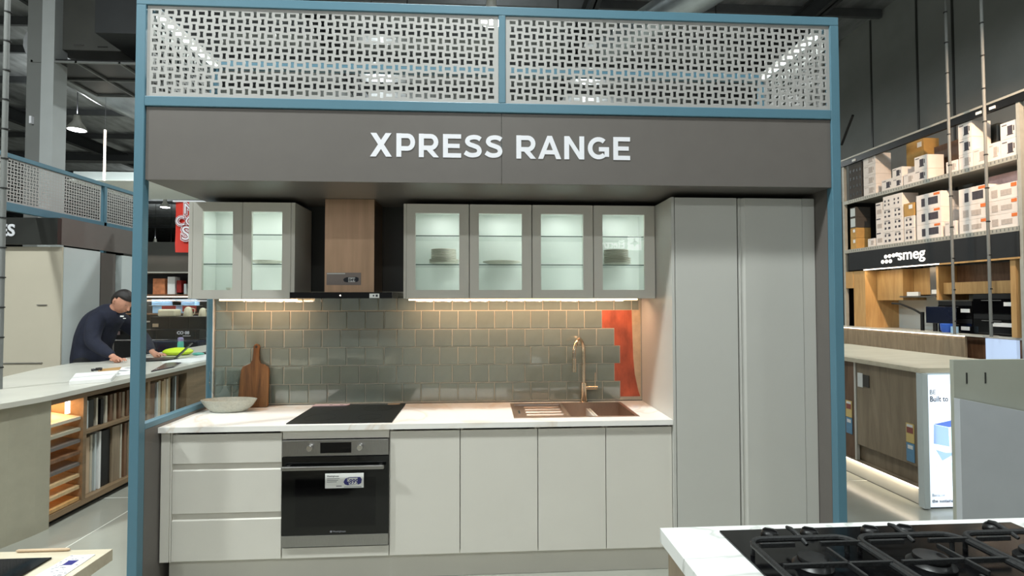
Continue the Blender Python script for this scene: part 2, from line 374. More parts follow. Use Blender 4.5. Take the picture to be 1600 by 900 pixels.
# display walls
struct('wall_left', bx(-.05, -.108, 0, 0, .58, .912), 'fascia'); struct('wall_right', bx(3.798, -.108, 0, 3.85, .58, 2.637), 'fascia')
wb = struct('wall_back', bx(0, .60, 0, 3.798, .63, 2.637), 'dark')
build('tile_backer', bx(.0, .588, .9, 2.912, .60, 1.66), 'grout', wb)
build('red_patch', G().prism([(2.60, .925), (2.90, .925), (2.885, .97), (2.862, 1.08), (2.852, 1.2), (2.842, 1.54), (2.60, 1.54)], 'y', .5868, .588), 'red', wb)
build('bare_board_strip', G().prism([(2.842, 1.54), (2.905, 1.54), (2.905, .925), (2.90, .925), (2.885, .97), (2.862, 1.08), (2.852, 1.2)], 'y', .5866, .588), 'plaster', wb)
for k_, (z0_, z1_, xe_) in enumerate([(.9, 1.0345, 2.757), (1.0345, 1.1585, 2.717), (1.1585, 1.2815, 2.757), (1.2815, 1.4035, 2.717), (1.4035, 1.5295, 2.63), (1.5295, 1.655, 2.897)]):
    build('grout_bed', bx(.004, .5855, z0_, xe_+.001, .5866, z1_), 'grout', wb)
build('edge_trim', bx(-.006, .572, .9, .003, .6, 1.62), 'white', wb, .001)
rows = [(.908, 1.033, 2.757), (1.036, 1.157, 2.717), (1.160, 1.280, 2.757), (1.283, 1.402, 2.717), (1.405, 1.528, 2.63), (1.531, 1.625, 2.895)]
TP = .1256; tm = {}
for z0, z1, xe in rows:
    off = 2.757 if z0 in (.908, 1.160, 1.405) else 2.717
    if z1 > 1.6: off = 2.842+.0
    k = 0
    xs = off if z1 <= 1.6 else 2.842
    xr = xs
    while xr > xe+.01: xr -= TP
    if z1 > 1.6: xr = 2.895; first = .05
    while xr > .006:
        w = TP if not (z1 > 1.6 and xr == 2.895) else .053
        xl = max(xr-w, .004)
        key = (round(xr-xl, 3), round(z1-z0, 3))
        if key not in tm:
            a, b = key[0]-.0035, key[1]-.0005
            vs = [(0, 0, 0), (a, 0, 0), (a, 0, b), (0, 0, b), (.004, -.0075, .004), (a-.004, -.0075, .004), (a-.004, -.0075, b-.004), (.004, -.0075, b-.004)]
            me = bpy.data.meshes.new('tile'); me.from_pydata(vs, [], [(4, 5, 6, 7), (0, 1, 5, 4), (1, 2, 6, 5), (2, 3, 7, 6), (3, 0, 4, 7)]); me.materials.append(K['tile']); tm[key] = me
        o = bpy.data.objects.new('tile', tm[key]); COL.objects.link(o); o.parent = wb
        o.location = (xl+.002, .588, z0); o.rotation_euler = (random.uniform(-.006, .006), 0, random.uniform(-.006, .006))
        xr -= w
# fascia with lettering
fa = thing('fascia_sign', 'charcoal canopy fascia with white XPRESS RANGE lettering under the blue rail', 'sign', (1.9, -.1, 2.243))
part('fascia_panel', 'fascia', fa, 0.004, -.148, 2.243, 1.9, -.12, 2.634, bev=.001); part('fascia_panel', 'fascia', fa, 1.902, -.148, 2.243, 3.797, -.12, 2.634, bev=.001)
part('soffit', 'fascia', fa, .002, -.12, 2.243, 3.797, .598, 2.262)
def cat(pts, n=5):
    P = [Vector(p) for p in pts]; P = [P[0]*2-P[1]]+P+[P[-1]*2-P[-2]]; out = []
    for i in range(1, len(P)-2):
        for k in range(n):
            t = k/n; a, b, c, d = P[i-1:i+3]
            out.append(.5*((2*b)+(c-a)*t+(2*a-5*b+4*c-d)*t*t+(3*b-a-3*c+d)*t**3))
    return out+[P[-2]]
def ribbon(g, pts, w, y0, y1):
    P = [Vector(p) for p in pts]; L = []; Rr = []
    for i, p in enumerate(P):
        a = (P[i]-P[i-1]).normalized() if i else None; b = (P[i+1]-P[i]).normalized() if i < len(P)-1 else None
        a = a or b; b = b or a
        n1 = Vector((-a.y, a.x)); n2 = Vector((-b.y, b.x)); n = (n1+n2).normalized(); n = n/max(.4, n.dot(n1))
        L.append(p+n*w/2); Rr.append(p-n*w/2)
    for i in range(len(P)-1): g.prism([tuple(L[i]), tuple(L[i+1]), tuple(Rr[i+1]), tuple(Rr[i])], 'y', y0, y1)
def glyph(ch, x, z, w, H, t=.208, y0=-.1505, y1=-.148):
    g = G(); T = t*H; h = T/2; nn = [0]
    def yy(): nn[0] += 1; return y0-.00012*nn[0]
    def poly(*p): g.prism([(x+a*w, z+b*H) for a, b in p], 'y', yy(), y1)
    def q(a, b, c, d): g.box(x+a, yy(), z+b, x+c, y1, z+d)
    def rib(pts, th=T): ribbon(g, [(x+a*w, z+b*H) for a, b in pts], th, yy(), y1)
    if ch == 'X': poly((0, 0), (.27, 0), (.98, 1), (.71, 1)); poly((.73, 0), (1, 0), (.29, 1), (.02, 1))
    if ch == 'N': q(0, 0, T, H); q(w-T, 0, w, H); poly((0, 1), (.25, 1), (1, 0), (.75, 0))
    if ch == 'A': poly((0, 0), (.215, 0), (.60, 1), (.40, 1)); poly((.785, 0), (1, 0), (.60, 1), (.40, 1)); poly((.2, .20), (.8, .20), (.72, .38), (.28, .38))
    if ch == 'E': q(0, 0, T, H); q(0, 0, w, T*.9); q(0, H-T*.9, w, H); q(0, H/2-T*.43, w*.92, H/2+T*.43)
    if ch in 'PR':
        q(0, 0, T, H); b0 = .36 if ch == 'P' else .40; c = (1+b0-t/2)/2; rr = (1-t/2-(b0))/2
        bot = b0-.5*t*.0; pts = [(h/w, 1-t/2)]; cx = .60
        pts += [(cx+(1-cx-h/w)*math.sin(a), (1-t/2+bot)/2+(1-t/2-bot)/2*math.cos(a)) for a in [math.pi*k/10 for k in range(11)]]+[(h/w, bot)]
        rib(pts, T*.93)
        if ch == 'R': poly((.34, .36), (.62, .40), (1.02, 0), (.74, 0))
    if ch == 'S': rib([tuple(p) for p in cat([(.90, .80), (.72, .875), (.48, .885), (.27, .83), (.19, .70), (.30, .585), (.53, .52), (.76, .44), (.84, .29), (.74, .16), (.5, .115), (.27, .14), (.06, .235)])], T*.92)
    if ch == 'G':
        rib([(.5+.40*math.cos(a), .5+.385*math.sin(a)) for a in [math.radians(48+k*(360-48-48)/22) for k in range(23)]], T*.94)
        q(w*.52, H*.36, w, H*.55); q(w-T*.93, H*.13, w, H*.5)
    return g
u = .975e-3
for ch, a, b in [('X', 67, 188), ('P', 213, 318), ('R', 338, 448), ('E', 473, 575), ('S', 590, 695), ('S', 708, 812), ('R', 888, 998), ('A', 1012, 1145), ('N', 1163, 1278), ('G', 1300, 1422), ('E', 1447, 1545)]:
    build('letter', glyph(ch, 1.182+(a-67)*u, 2.384, (b-a)*u, .130), 'wlet', fa)
# ================================================================== BASE CABINETS
def carcass(par, x0, x1, z0=.15, z1=.86, y0=.04, y1=.585):
    g = G().box(x0, y0, z0, x0+.014, y1, z1).box(x1-.014, y0, z0, x1, y1, z1).box(x0+.014, y0, z0, x1-.014, y1, z0+.016).box(x0+.014, y1-.01, z0+.016, x1-.014, y1, z1)
    build('carcass', g, 'white', par)
gB = 'white base cabinets under the benchtop'
t = thing('drawer_cabinet', 'white three-drawer base cabinet at the left end with finger-pull grooves', 'cabinet', (.34, .3, .147))
carcass(t, .07, .664)
part('end_panel', 'white', t, .008, .018, .148, .055, .585, .862, bev=.001); part('filler_strip', 'white', t, .057, .021, .148, .0665, .06, .862)
for z0, z1 in ((.150, .378), (.412, .654), (.688, .850)):
    g = G().box(.069, .02, z0, .663, .038, z1-.006).prism([(.02, z1-.006), (.026, z1), (.038, z1-.004), (.038, z1-.012)], 'x', .069, .663)
    build('drawer_front', g, 'white', t, .0012)
for z in (.378, .654): part('finger_groove', 'white', t, .066, .033, z-.002, .664, .036, z+.036)
t = thing('oven_housing', 'white surround panels above and below the built-in oven', 'cabinet', (.966, .3, .147))
part('side_gable', 'white', t, .667, .04, .15, .680, .585, .86); part('side_gable', 'white', t, 1.252, .04, .15, 1.264, .585, .86)
part('top_filler', 'white', t, .669, .02, .816, 1.262, .038, .862, bev=.001); part('lower_panel', 'white', t, .669, .02, .15, 1.262, .038, .207, bev=.001)
ov = thing('built_in_oven', 'stainless steel and black glass built-in oven with two knobs and a price tag', 'oven', (.966, .3, .21))
part('oven_body', 'blackpl', ov, .682, .03, .214, 1.25, .57, .81)
part('control_panel', 'steelx', ov, .670, .006, .722, 1.261, .03, .811, bev=.0015)
part('door_glass', 'ovengl', ov, .670, .004, .283, 1.261, .028, .718, bev=.001)
part('lower_trim', 'steelx', ov, .670, .004, .218, 1.261, .028, .281, bev=.001)
part('air_gap', 'blackpl', ov, .672, .022, .208, 1.259, .03, .217)
part('display_window', 'blackgl', ov, .881, .004, .738, 1.053, .0062, .797)
part('inner_window', 'blackgl', ov, .745, .0033, .33, 1.19, .0041, .60)
hd = part('handle', 'steelx', ov, .680, -.038, .655, 1.243, -.022, .677, bev=.004)
build('handle_bracket', G().box(.70, -.024, .658, .716, .004, .672).box(1.21, -.024, .658, 1.226, .004, .672), 'steelx', hd)
for x in (.828, 1.105):
    kb = build('knob', G().cyl((x, .006, .772), (x, -.022, .772), .019, .0165, 24), 'chrome', ov, .002, smooth=True)
    build('grip', bx(x-.003, -.026, .757, x+.003, -.02, .787), 'chrome', kb)
text('lettering', 'Westinghouse', .0125, (.953, .0036, .296), '-y', 'greyink', ov, .01, .0003)
build('emblem', G().cyl((.944, .004, .300), (.944, .0034, .300), .006, n=14), 'greyink', ov)
tg = part('price_tag', 'paper', ov, .910, .0015, .542, 1.124, .0034, .624)
build('price_oval', G().prism([(1.012, .575), (1.02, .562), (1.035, .557), (1.098, .561), (1.110, .568), (1.114, .588), (1.105, .602), (1.045, .602), (1.022, .594)], 'y', .0008, .0015), 'navy', tg)
part('price_field', 'paper', tg, 1.042, .0003, .561, 1.090, .0009, .598)
text('price', '899', .036, (1.044, 0, .566), '-y', 'navy', tg, .02, .0002, wscale=.95)
text('currency_mark', '$', .022, (1.031, 0, .580), '-y', 'paper', tg, .02, .0002)
text('tag_heading', 'Westinghouse', .0115, (.92, .0009, .606), '-y', 'ink', tg, .015, .0002)
g = G()
for k in range(3): g.box(.92, .0009, .594-k*.009, .99-k*.008, .0015, .597-k*.009)
g.box(.972, .0009, .551, 1.002, .0015, .556); g.box(1.015, .0009, .546, 1.112, .0015, .549)
build('small_print', g, 'greyink', tg)
for x0, x1, w in ((1.266, 1.666, 'right beside the oven'), (1.666, 2.1155, 'wider one below the sink drainer, second right of the oven'), (2.1155, 2.5155, 'below the sink bowl, third right of the oven'), (2.5155, 2.912, 'against the tall cabinet, last of the base row')):
    t = thing('base_cabinet', 'white single-door base cabinet '+w, 'cabinet', ((x0+x1)/2, .3, .147), gB)
    carcass(t, x0+.002, x1-.002, y1=.585); part('door', 'white', t, x0+.0022, .02, .15, x1-.0022, .038, .85, bev=.0012)
kb = build('kickboard', bx(.03, .07, 0, 2.912, .085, .146), 'white', None, .001); tag(kb, 'white recessed kickboard below the base cabinets', 'kickboard')
# benchtop with a sink opening
SX0, SX1, SY0, SY1 = 1.99, 2.735, .105, .525
g = G().box(.0005, 0, .866, SX0, .586, .896).box(SX1, 0, .866, 2.911, .586, .896).box(SX0, 0, .866, SX1, SY0, .896).box(SX0, SY1, .866, SX1, .586, .896)
bt = build('benchtop', g, 'bench', weld=True); tag(bt, 'white marble-look benchtop running from the blue post to the tall cabinet', 'benchtop')
# sink
sk = thing('kitchen_sink', 'brushed steel inset sink with ribbed drainer on the left', 'sink', (2.36, .3, .896))
g = G().box(SX0-.008, SY0-.008, .8965, SX1+.008, SY0+.012, .899).box(SX0-.008, SY1-.012, .8965, SX1+.008, SY1+.008, .899).box(SX0-.008, SY0+.012, .8965, SX0+.014, SY1-.012, .899).box(SX1-.014, SY0+.012, .8965, SX1+.008, SY1-.012, .899)
build('rim', g, 'sinks', sk)
g = G().box(SX0+.004, SY0+.004, .880, 2.325, SY1-.004, .884).box(2.315, SY0+.004, .872, 2.327, SY1-.004, .8985)
for k in range(5):
    y = SY0+.055+k*.075; g.prism([(y-.008, .884), (y-.004, .890), (y+.004, .890), (y+.008, .884)], 'x', 2.07, 2.30)
build('drainer', g, 'sinks', sk)
part('overflow_slot', 'chrome', sk, 2.022, .27, .884, 2.034, .36, .886)
g = G().box(2.327, SY0+.002, .71, 2.331, SY1-.002, .8965).box(SX1-.006, SY0+.002, .71, SX1-.002, SY1-.002, .8965).box(2.331, SY0+.002, .71, SX1-.006, SY0+.006, .8965).box(2.331, SY1-.006, .71, SX1-.006, SY1-.002, .8965).box(2.327, SY0+.002, .706, SX1-.002, SY1-.002, .710)
build('bowl', g, 'sinks', sk); build('waste', G().cyl((2.53, .31, .7101), (2.53, .31, .713), .045, n=24), 'chrome', sk)
# tap
tp = thing('kitchen_tap', 'brushed nickel gooseneck tap with side lever behind the sink', 'tap', (2.494, .556, .896))
build('tap_body', G().cyl((2.494, .556, .896), (2.494, .556, .902), .028).cyl((2.494, .556, .902), (2.494, .556, 1.03), .0215), 'nickel', tp, .001, True)
d = Vector((-.095, -.16, 0)); P = [Vector((2.494, .556, 1.03)), Vector((2.494, .556, 1.24))]
for k in range(1, 13):
    a = math.pi*k/12; P.append(Vector((2.494, .556, 1.24))+d*(1-math.cos(a))/2+Vector((0, 0, .098*math.sin(a))))
P.append(P[-1]-Vector((0, 0, .03)))
build('spout', G().tube(P, .0115, 14), 'nickel', tp, smooth=True)
build('spray_head', G().cyl(P[-1], P[-1]-Vector((0, 0, .085)), .0135), 'nickel', tp, .001, True)
lv = build('lever', G().cyl((2.50, .55, .995), (2.588, .55, .995), .0125), 'nickel', tp, .001, True)
build('lever_pin', G().cyl((2.572, .55, 1.0), (2.572, .545, 1.10), .0032, n=10), 'nickel', lv)
# hob + papers
K['hobgl'] = mat('matt_black_glass', (20, 20, 20), .3, 0, .1, 3, spec=.3)
hb = thing('induction_cooktop', 'flat black glass cooktop set in the benchtop above the oven', 'cooktop', (.98, .3, .896))
part('glass_plate', 'hobgl', hb, .680, .034, .8963, 1.276, .552, .902, bev=.001)
g = G()
for x, y, r in ((.83, .17, .09), (.83, .42, .07), (1.12, .17, .07), (1.12, .42, .09)):
    g.tube([(x+r*math.cos(a*math.pi/16), y+r*math.sin(a*math.pi/16), .9021) for a in range(32)], .0006, 4, True)
build('zone_marking', g, 'ink', hb)
b = build('brochure', G().prism([(.672, .498), (.895, .505), (.91, .548), (.680, .55)], 'z', .9022, .907), 'pinkp'); tag(b, 'pale pink brochure lying at the back left of the cooktop', 'brochure')
build('print', G().box(.78, .513, .9071, .80, .522, .9074).box(.85, .513, .9071, .872, .522, .9074), 'ink', b)
b = build('paper_slip', bx(1.16, .525, .9022, 1.24, .55, .905), 'beige'); tag(b, 'small beige slip at the back right corner of the cooktop', 'paper')
# cutting board
cb = thing('cutting_board', 'dark acacia cutting board with a long handle leaning on the tiles', 'cutting board', (.285, .52, .896), local=True)
cb.rotation_euler = (-.13, 0, 0)
P = [(-.092, .0), (.088, 0), (.097, .012), (.095, .15), (.091, .245), (.082, .268), (.06, .278), (.035, .288), (.024, .31), (.019, .37), (.021, .395), (.014, .412), (0, .418), (-.014, .412), (-.021, .395), (-.019, .37), (-.022, .31), (-.034, .288), (-.058, .278), (-.08, .268), (-.090, .245), (-.095, .15), (-.097, .012)]
build('board_body', G().prism(P, 'y', -.009, .009), 'board', cb, .003)
build('hanging_hole', G().cyl((0, -.0098, .397), (0, .0098, .397), .008, n=14), 'dark', cb)
# oval bowl
bw = build('oval_bowl', G().lathe([(.55, 0), (.62, .002), (.86, .035), (1.0, .072), (1.01, .076), (.98, .077), (.83, .042), (.6, .014), (.01, .010)], (.185, .41, .8965), 40, .170, .082), 'ceram', None, smooth=True)
tag(bw, 'speckled grey oval stoneware bowl at the left end of the benchtop', 'bowl')
def wine(x, y):
    o = build('wine_glass', G().lathe([(.032, 0), (.032, .002), (.005, .006), (.0035, .05), (.004, .085), (.02, .098), (.038, .13), (.044, .18), (.040, .245), (.0385, .245), (.042, .18), (.036, .132), (.018, .101), (.001, .096)], (x, y, .8965), 24), 'clear', None, smooth=True)
    return tag(o, f"clear stemmed wine glass, {'left' if x < .12 else 'right'} of the pair beside the cutting board", 'glass', 'wine glasses behind the bowl')
wine(.062, .50); wine(.155, .528)
# ================================================================== OVERHEAD CABINETS
Z0, Z1, YO = 1.612, 2.208, .28
def glassdoor(t, x0, x1, gx0, gx1):
    d_ = build('door_frame', G().box(x0, YO, Z0-.002, gx0, YO+.02, Z1).box(gx1, YO, Z0-.002, x1, YO+.02, Z1).box(gx0, YO, Z0-.002, gx1, YO+.02, 1.665).box(gx0, YO, 2.151, gx1, YO+.02, Z1), 'white', t)
    build('pane', bx(gx0-.004, YO+.006, 1.661, gx1+.004, YO+.009, 2.155), 'glass', d_)
def overhead(name, label, x0, x1, doors, group, lx):
    t = thing(name, label, 'cabinet', ((x0+x1)/2, .43, Z0), group)
    g = G(); g.m = 0
    g.box(x0, YO+.021, Z0, x0+.012, .586, Z1).box(x1-.012, YO+.021, Z0, x1, .586, Z1).box(x0+.012, YO+.021, Z0, x1-.012, .586, Z0+.014).box(x0+.012, YO+.021, Z1-.014, x1-.012, .586, Z1)
    build('carcass', g, 'white', t)
    e = .0125
    build('lining', G().box(x0+e, .30, Z0+.0145, x0+e+.003, .575, Z1-.0145).box(x1-e-.003, .30, Z0+.0145, x1-e, .575, Z1-.0145).box(x0+e, .575, Z0+.0145, x1-e, .58, Z1-.0145).box(x0+e, .30, Z0+.0145, x1-e, .575, Z0+.018).box(x0+e, .30, Z1-.018, x1-e, .575, Z1-.0145), 'whitein', t)
    if doors[0][0]-x0 > .01: part('front_edge_panel', 'white', t, x0, YO, Z0, doors[0][0]-.002, YO+.02, Z1)
    if x1-doors[-1][1] > .01: part('front_edge_panel', 'white', t, doors[-1][1]+.003, YO, Z0, x1, YO+.02, Z1)
    for d_ in doors: glassdoor(t, *d_)
    for z in (2.008, 1.824):
        s_ = build('glass_shelf', bx(x0+.018, .315, z, x1-.018, .574, z+.006), 'shelfgl', t); build('front_edge', bx(x0+.018, .3135, z, x1-.018, .3148, z+.0055), 'edge', s_)
    for x in lx:
        k = build('downlight', G().cyl((x, .42, Z1-.0185), (x, .42, Z1-.022), .022, n=18), 'ledc', t)
        light('led_light', 'AREA', (x, .42, Z1-.026), .50 if len(lx) == 1 else .34, (.97, 1, .98), t, .05)
    for x in [d_[3]+.03 for d_ in doors]:  # strip hidden behind each stile, added to even out the interior light
        part('led_strip', 'ledc', t, x-.004, .303, 1.66, x+.004, .306, 2.15)
        light('added_strip_light', 'AREA', (x, .31, 1.88), .38, (.97, 1, .98), t, .02, .5, (math.pi/2, 0, 0))
    return t
overhead('overhead_cabinet', 'two-door glass-fronted overhead cabinet left of the rangehood, lit inside', -.006, .632, [(.019, .313, .074, .257), (.316, .606, .369, .554)], None, (.16, .46))
g = 'glass-fronted overhead cabinets right of the rangehood'
for x0, x1, a, b, w in ((1.30, 1.7105, 1.373, 1.648, 'nearest the rangehood, holding stacked bowls'), (1.7125, 2.109, 1.772, 2.046, 'second from the rangehood, holding a wide platter'), (2.111, 2.505, 2.168, 2.441, 'third from the rangehood with empty shelves'), (2.507, 2.910, 2.566, 2.841, 'against the tall cabinet, holding a plate stack')):
    overhead('overhead_cabinet', 'single glass-door lit overhead cabinet '+w, x0, x1, [(x0+(.018 if x0 < 1.4 else .002), x1-.002, a, b)], g, ((x0+x1)/2,))
def plates(name, label, cat_, prof, x, y, z, n, dz, rad):
    t = None
    for k in range(n):
        o = build(name, G().lathe([(r*rad, h) for r, h in prof], (x, y, z+k*dz), 28), 'ceramw', None, smooth=True)
        lab = label if n == 1 else label.replace('@', ['bottom', 'second', 'third', 'fourth', 'fifth', 'top'][k] if k < n-1 else 'top')
        tag(o, lab, cat_, None if n == 1 else name+' stack at x '+str(int(x*10)) if 0 else (label.replace('@ ', '').split(',')[0]+' in one stack' if n > 1 else None))
PL = [(.5, 0), (.55, 0), (1, .016), (1, .019), (.55, .005), (.001, .004)]
PS = [(.6, 0), (.65, 0), (1, .014), (1, .019), (.6, .006), (.001, .004)]
BW = [(.5, 0), (.6, .002), (.9, .03), (1, .052), (.97, .052), (.85, .03), (.5, .008), (.001, .006)]
plates('plate', '@ cream plate under the bowls in the cabinet nearest the rangehood, counted upward', 'plate', PL, 1.54, .45, 1.831, 3, .010, .098)
plates('small_plate', '@ small cream plate on the plates in the cabinet nearest the rangehood, counted upward', 'plate', PS, 1.538, .45, 1.865, 6, .0105, .083)
plates('platter', 'wide cream platter on the lower shelf of the second cabinet from the rangehood', 'platter', [(.4, 0), (.45, 0), (1, .022), (1, .026), (.45, .006), (.001, .005)], 1.925, .44, 1.831, 1, 0, .128)
plates('plate', '@ cream plate in the stack beside the tall cabinet, counted upward', 'plate', PL, 2.705, .45, 1.831, 4, .011, .092)
plates('small_plate', '@ small cream plate on the plate stack beside the tall cabinet, counted upward', 'plate', PS, 2.698, .45, 1.876, 5, .0105, .083)
plates('platter', 'cream oval platter on the lower shelf of the cabinet left of the rangehood', 'platter', [(.4, 0), (.45, 0), (1, .022), (1, .026), (.45, .006), (.001, .005)], .40, .44, 1.831, 1, 0, .10)
plates('serving_bowl', 'pale bowl at the bottom left of the overhead cabinet left of the rangehood', 'bowl', BW, .20, .46, 1.631, 1, 0, .06)
for x0, x1, s in ((.119, .655, 'left'), (1.315, 2.83, 'right')):
    if s == 'left': x1 = .60
    t = thing('under_cabinet_light', f"warm white LED strip glowing under the overhead cabinets {'left' if s=='left' else 'right'} of the rangehood", 'light', ((x0+x1)/2, .4, 1.60), 'LED strips under the overhead cabinets')
    part('diffuser', 'ledw', t, x0, .405, 1.599, x1, .425, 1.6085)
    light('led_light', 'AREA', ((x0+x1)/2, .43, 1.597), 4.2*(x1-x0), (1, .60, .38), t, x1-x0, .02, (math.radians(18), 0, 0))
# rangehood
rh = thing('rangehood', 'canopy rangehood with brushed steel chimney and flat black glass base', 'rangehood', (.96, .4, 1.61))
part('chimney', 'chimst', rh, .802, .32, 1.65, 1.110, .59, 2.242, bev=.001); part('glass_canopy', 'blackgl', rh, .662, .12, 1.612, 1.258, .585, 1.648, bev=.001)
build('power_light', G().cyl((.955, .12, 1.629), (.955, .1185, 1.629), .004, n=10), 'ledn', rh)
tg = part('control_label', 'paper', rh, 1.125, .1185, 1.614, 1.183, .1198, 1.640)
build('label_print', G().box(1.145, .118, 1.623, 1.153, .1185, 1.632).box(1.162, .118, 1.621, 1.174, .1185, 1.634), 'ink', tg)
tg = part('price_tag', mat('clear_ticket', (150, 138, 132), .35, .2, .05), rh, .815, .3175, 1.697, 1.028, .3198, 1.775)
part('ticket_header', 'paper', tg, .818, .317, 1.766, .93, .3176, 1.772)
build('price_oval', G().prism([(.918, .0+1.730), (.925, 1.718), (.94, 1.714), (1.005, 1.717), (1.014, 1.725), (1.014, 1.742), (1.0, 1.748), (.94, 1.746), (.925, 1.740)], 'y', .3166, .3172), 'ink', tg)
part('price_field', 'paper', tg, .950, .316, 1.716, .992, .3166, 1.744); text('price', '849', .028, (.952, .3158, 1.720), '-y', 'ink', tg, .02, .0002)
# tall cabinets
t = thing('tall_cabinet', 'full-height white pantry cabinet standing at the right end of the benchtop', 'cabinet', (3.11, .3, 0), 'tall white pantry cabinets')
part('side_panel', 'whitet', t, 2.9125, 0, 0, 2.930, .586, 2.21, bev=.001); part('carcass', 'whitet', t, 2.932, .024, .1, 3.314, .58, 2.206)
part('door', 'whitet', t, 2.934, .002, .15, 3.312, .021, 2.208, bev=.0012); part('plinth', 'whitet', t, 2.932, .06, 0, 3.314, .08, .1)
t = thing('tall_cabinet', 'full-height white pantry cabinet with a filler strip against the charcoal right wall', 'cabinet', (3.55, .3, 0), 'tall white pantry cabinets')
part('carcass', 'whitet', t, 3.326, .024, .1, 3.79, .58, 2.206); part('plinth', 'whitet', t, 3.326, .06, 0, 3.79, .08, .1)
g = G().box(3.362, .002, .15, 3.716, .021, 2.208).prism([(3.322, .012), (3.332, .004), (3.340, .012), (3.348, .010), (3.362, .002), (3.362, .021), (3.322, .021)], 'z', .15, 2.208)
build('door', g, 'whitet', t, .0008); part('filler_strip', 'whitet', t, 3.719, .0045, .1, 3.795, .021, 2.209, bev=.001)
part('dark_seam', 'dark', t, 3.313, .0215, .15, 3.323, .0235, 2.208)
# ================================================================== FRONT RIGHT ISLAND
t = thing('cooktop_island', 'island with white marble-look top and oak side in the lower right corner', 'island', (3.5, -1.75, 0))
part('island_top', 'bench2', t, 2.335, -2.25, .858, 4.7, -1.405, .90, bev=.001); part('side_panel', 'oakd', t, 2.352, -2.22, 0, 2.372, -1.43, .857); part('island_body', 'white', t, 2.374, -2.2, .1, 4.66, -1.45, .857)
hb = thing('gas_cooktop', 'black glass gas cooktop with cast iron pan supports and five knobs on the island', 'cooktop', (2.96, -1.7, .90))
part('glass_plate', mat('smudged_black_glass', (11, 11, 13), .14, 0, .1, 5, spec=.22), hb, 2.502, -1.97, .9003, 3.428, -1.448, .907, bev=.001)
for x in (2.632, 2.752, 2.938, 3.045, 3.322):
    kb = build('knob', G().lathe([(.023, 0), (.024, .003), (.022, .011), (.018, .015), (.001, .016)], (x, -1.492, .907), 22), 'black', hb, smooth=True)
    build('grip', G().prism([(-.020, .010), (.020, .010), (.019, .017), (.010, .022), (-.012, .022), (-.019, .017)], 'y', -.0035, .0035), 'black', kb, .0015)
    gp = kb.children[0]; gp.matrix_parent_inverse = Matrix(); gp.location = (x, -1.492, .907); gp.rotation_euler = (0, 0, -.5)
def grate(x0, x1):
    z = .948; xm = (x0+x1)/2; yb, yf = -1.590, -1.93; r = .04
    g = G(); P = []
    for cx, cy, a0 in ((x1-r, yb-r, 0), (x0+r, yb-r, 90), (x0+r, yf+r, 180), (x1-r, yf+r, 270)):
        P += [(cx+r*math.cos(math.radians(a0+k*18)), cy+r*math.sin(math.radians(a0+k*18)), z-.004) for k in range(6)]
    g.tube(P, .0078, 8, True)
    o = build('pan_support', g, 'iron', hb, smooth=True)
    def bar(*a): build('support_bar', bx(*a), 'iron', o, .0015)
    for y in (-1.632, -1.738, -1.86):
        if y == -1.738: bar(x0+.012, y-.004, z-.006, x1+.004, y+.004, z+.006)
        else: bar(x0+.012, y-.004, z-.006, xm-.035, y+.004, z+.006); bar(xm+.035, y-.004, z-.006, x1+.004, y+.004, z+.006)
    bar(xm+.03, -1.80, z-.006, xm+.038, -1.662, z+.006); bar(xm-.004, -1.93, z-.006, xm+.004, -1.81, z+.006)
    h = G().tube([(xm+.012, -1.612, z-.012), (xm+.010, -1.59, z-.004), (xm+.002, -1.555, z+.006), (xm, -1.540, z+.004)], [.005, .0065, .0065, .005], 8)
    build('support_finger', h, 'iron', o, smooth=True)
    for x, y in ((x0+.01, yb-.01), (x1-.01, yb-.01), (x0+.01, yf+.01), (x1-.01, yf+.01)): build('foot', G().cyl((x, y, .9072), (x, y, z-.004), .006, n=8), 'iron', o)
for a in (2.512, 2.814, 3.118): grate(a, a+.285)
for x, y, r in ((2.645, -1.668, .036), (2.645, -1.85, .03), (2.955, -1.68, .04), (2.955, -1.86, .03), (3.26, -1.67, .036), (3.26, -1.85, .036)):
    b_ = build('burner', G().lathe([(r*1.35, 0), (r*1.35, .006), (r*1.1, .014), (r*.9, .016)], (x, y, .907), 26), 'black', hb, smooth=True)
    build('burner_cap', G().lathe([(r, .017), (r*1.02, .021), (r*.97, .026), (.001, .0275)], (x, y, .907), 26), 'black', b_, smooth=True)
# ================================================================== LOWER LEFT ISLAND
t = thing('timber_island', 'island with pale timber top and white front in the lower left corner', 'island', (.2, -1.8, 0))
part('island_top', 'oakx', t, -.9, -2.3, .868, .757, -1.44, .90, bev=.001); part('island_body', 'white', t, -.88, -2.28, .1, .70, -1.47, .868); part('drawer_front', 'white', t, .702, -2.2, .2, .722, -1.475, .845, bev=.001)
hb = build('flush_cooktop', bx(-.1, -2.02, .9003, .634, -1.49, .905), 'blackgl', None, .001); tag(hb, 'black glass cooktop on the pale timber island top, lower left', 'cooktop')
b = build('label_card', G().prism([(.665, -1.60), (.738, -1.60), (.735, -1.475), (.672, -1.475)], 'z', .9003, .902), 'paper'); tag(b, 'white printed label card on the right edge of the timber island', 'card')
g = G()
for k in range(46): x, y = .67+random.random()*.06, -1.60+random.random()*.12; g.box(x, y, .902, x+.006*random.random()+.002, y+.003, .9023)
build('print', g, 'greyink', b); build('print_block', bx(.69, -1.53, .902, .715, -1.505, .9024), 'navy', b)
b = build('wooden_rod', G().tube([(.505, -1.446, .9045), (.51, -1.446, .9045), (.64, -1.446, .9045), (.647, -1.446, .9045)], [.002, .0042, .0042, .002], 10), 'beige', None, smooth=True); tag(b, 'short pinkish rod lying along the back edge of the timber island', 'rod')
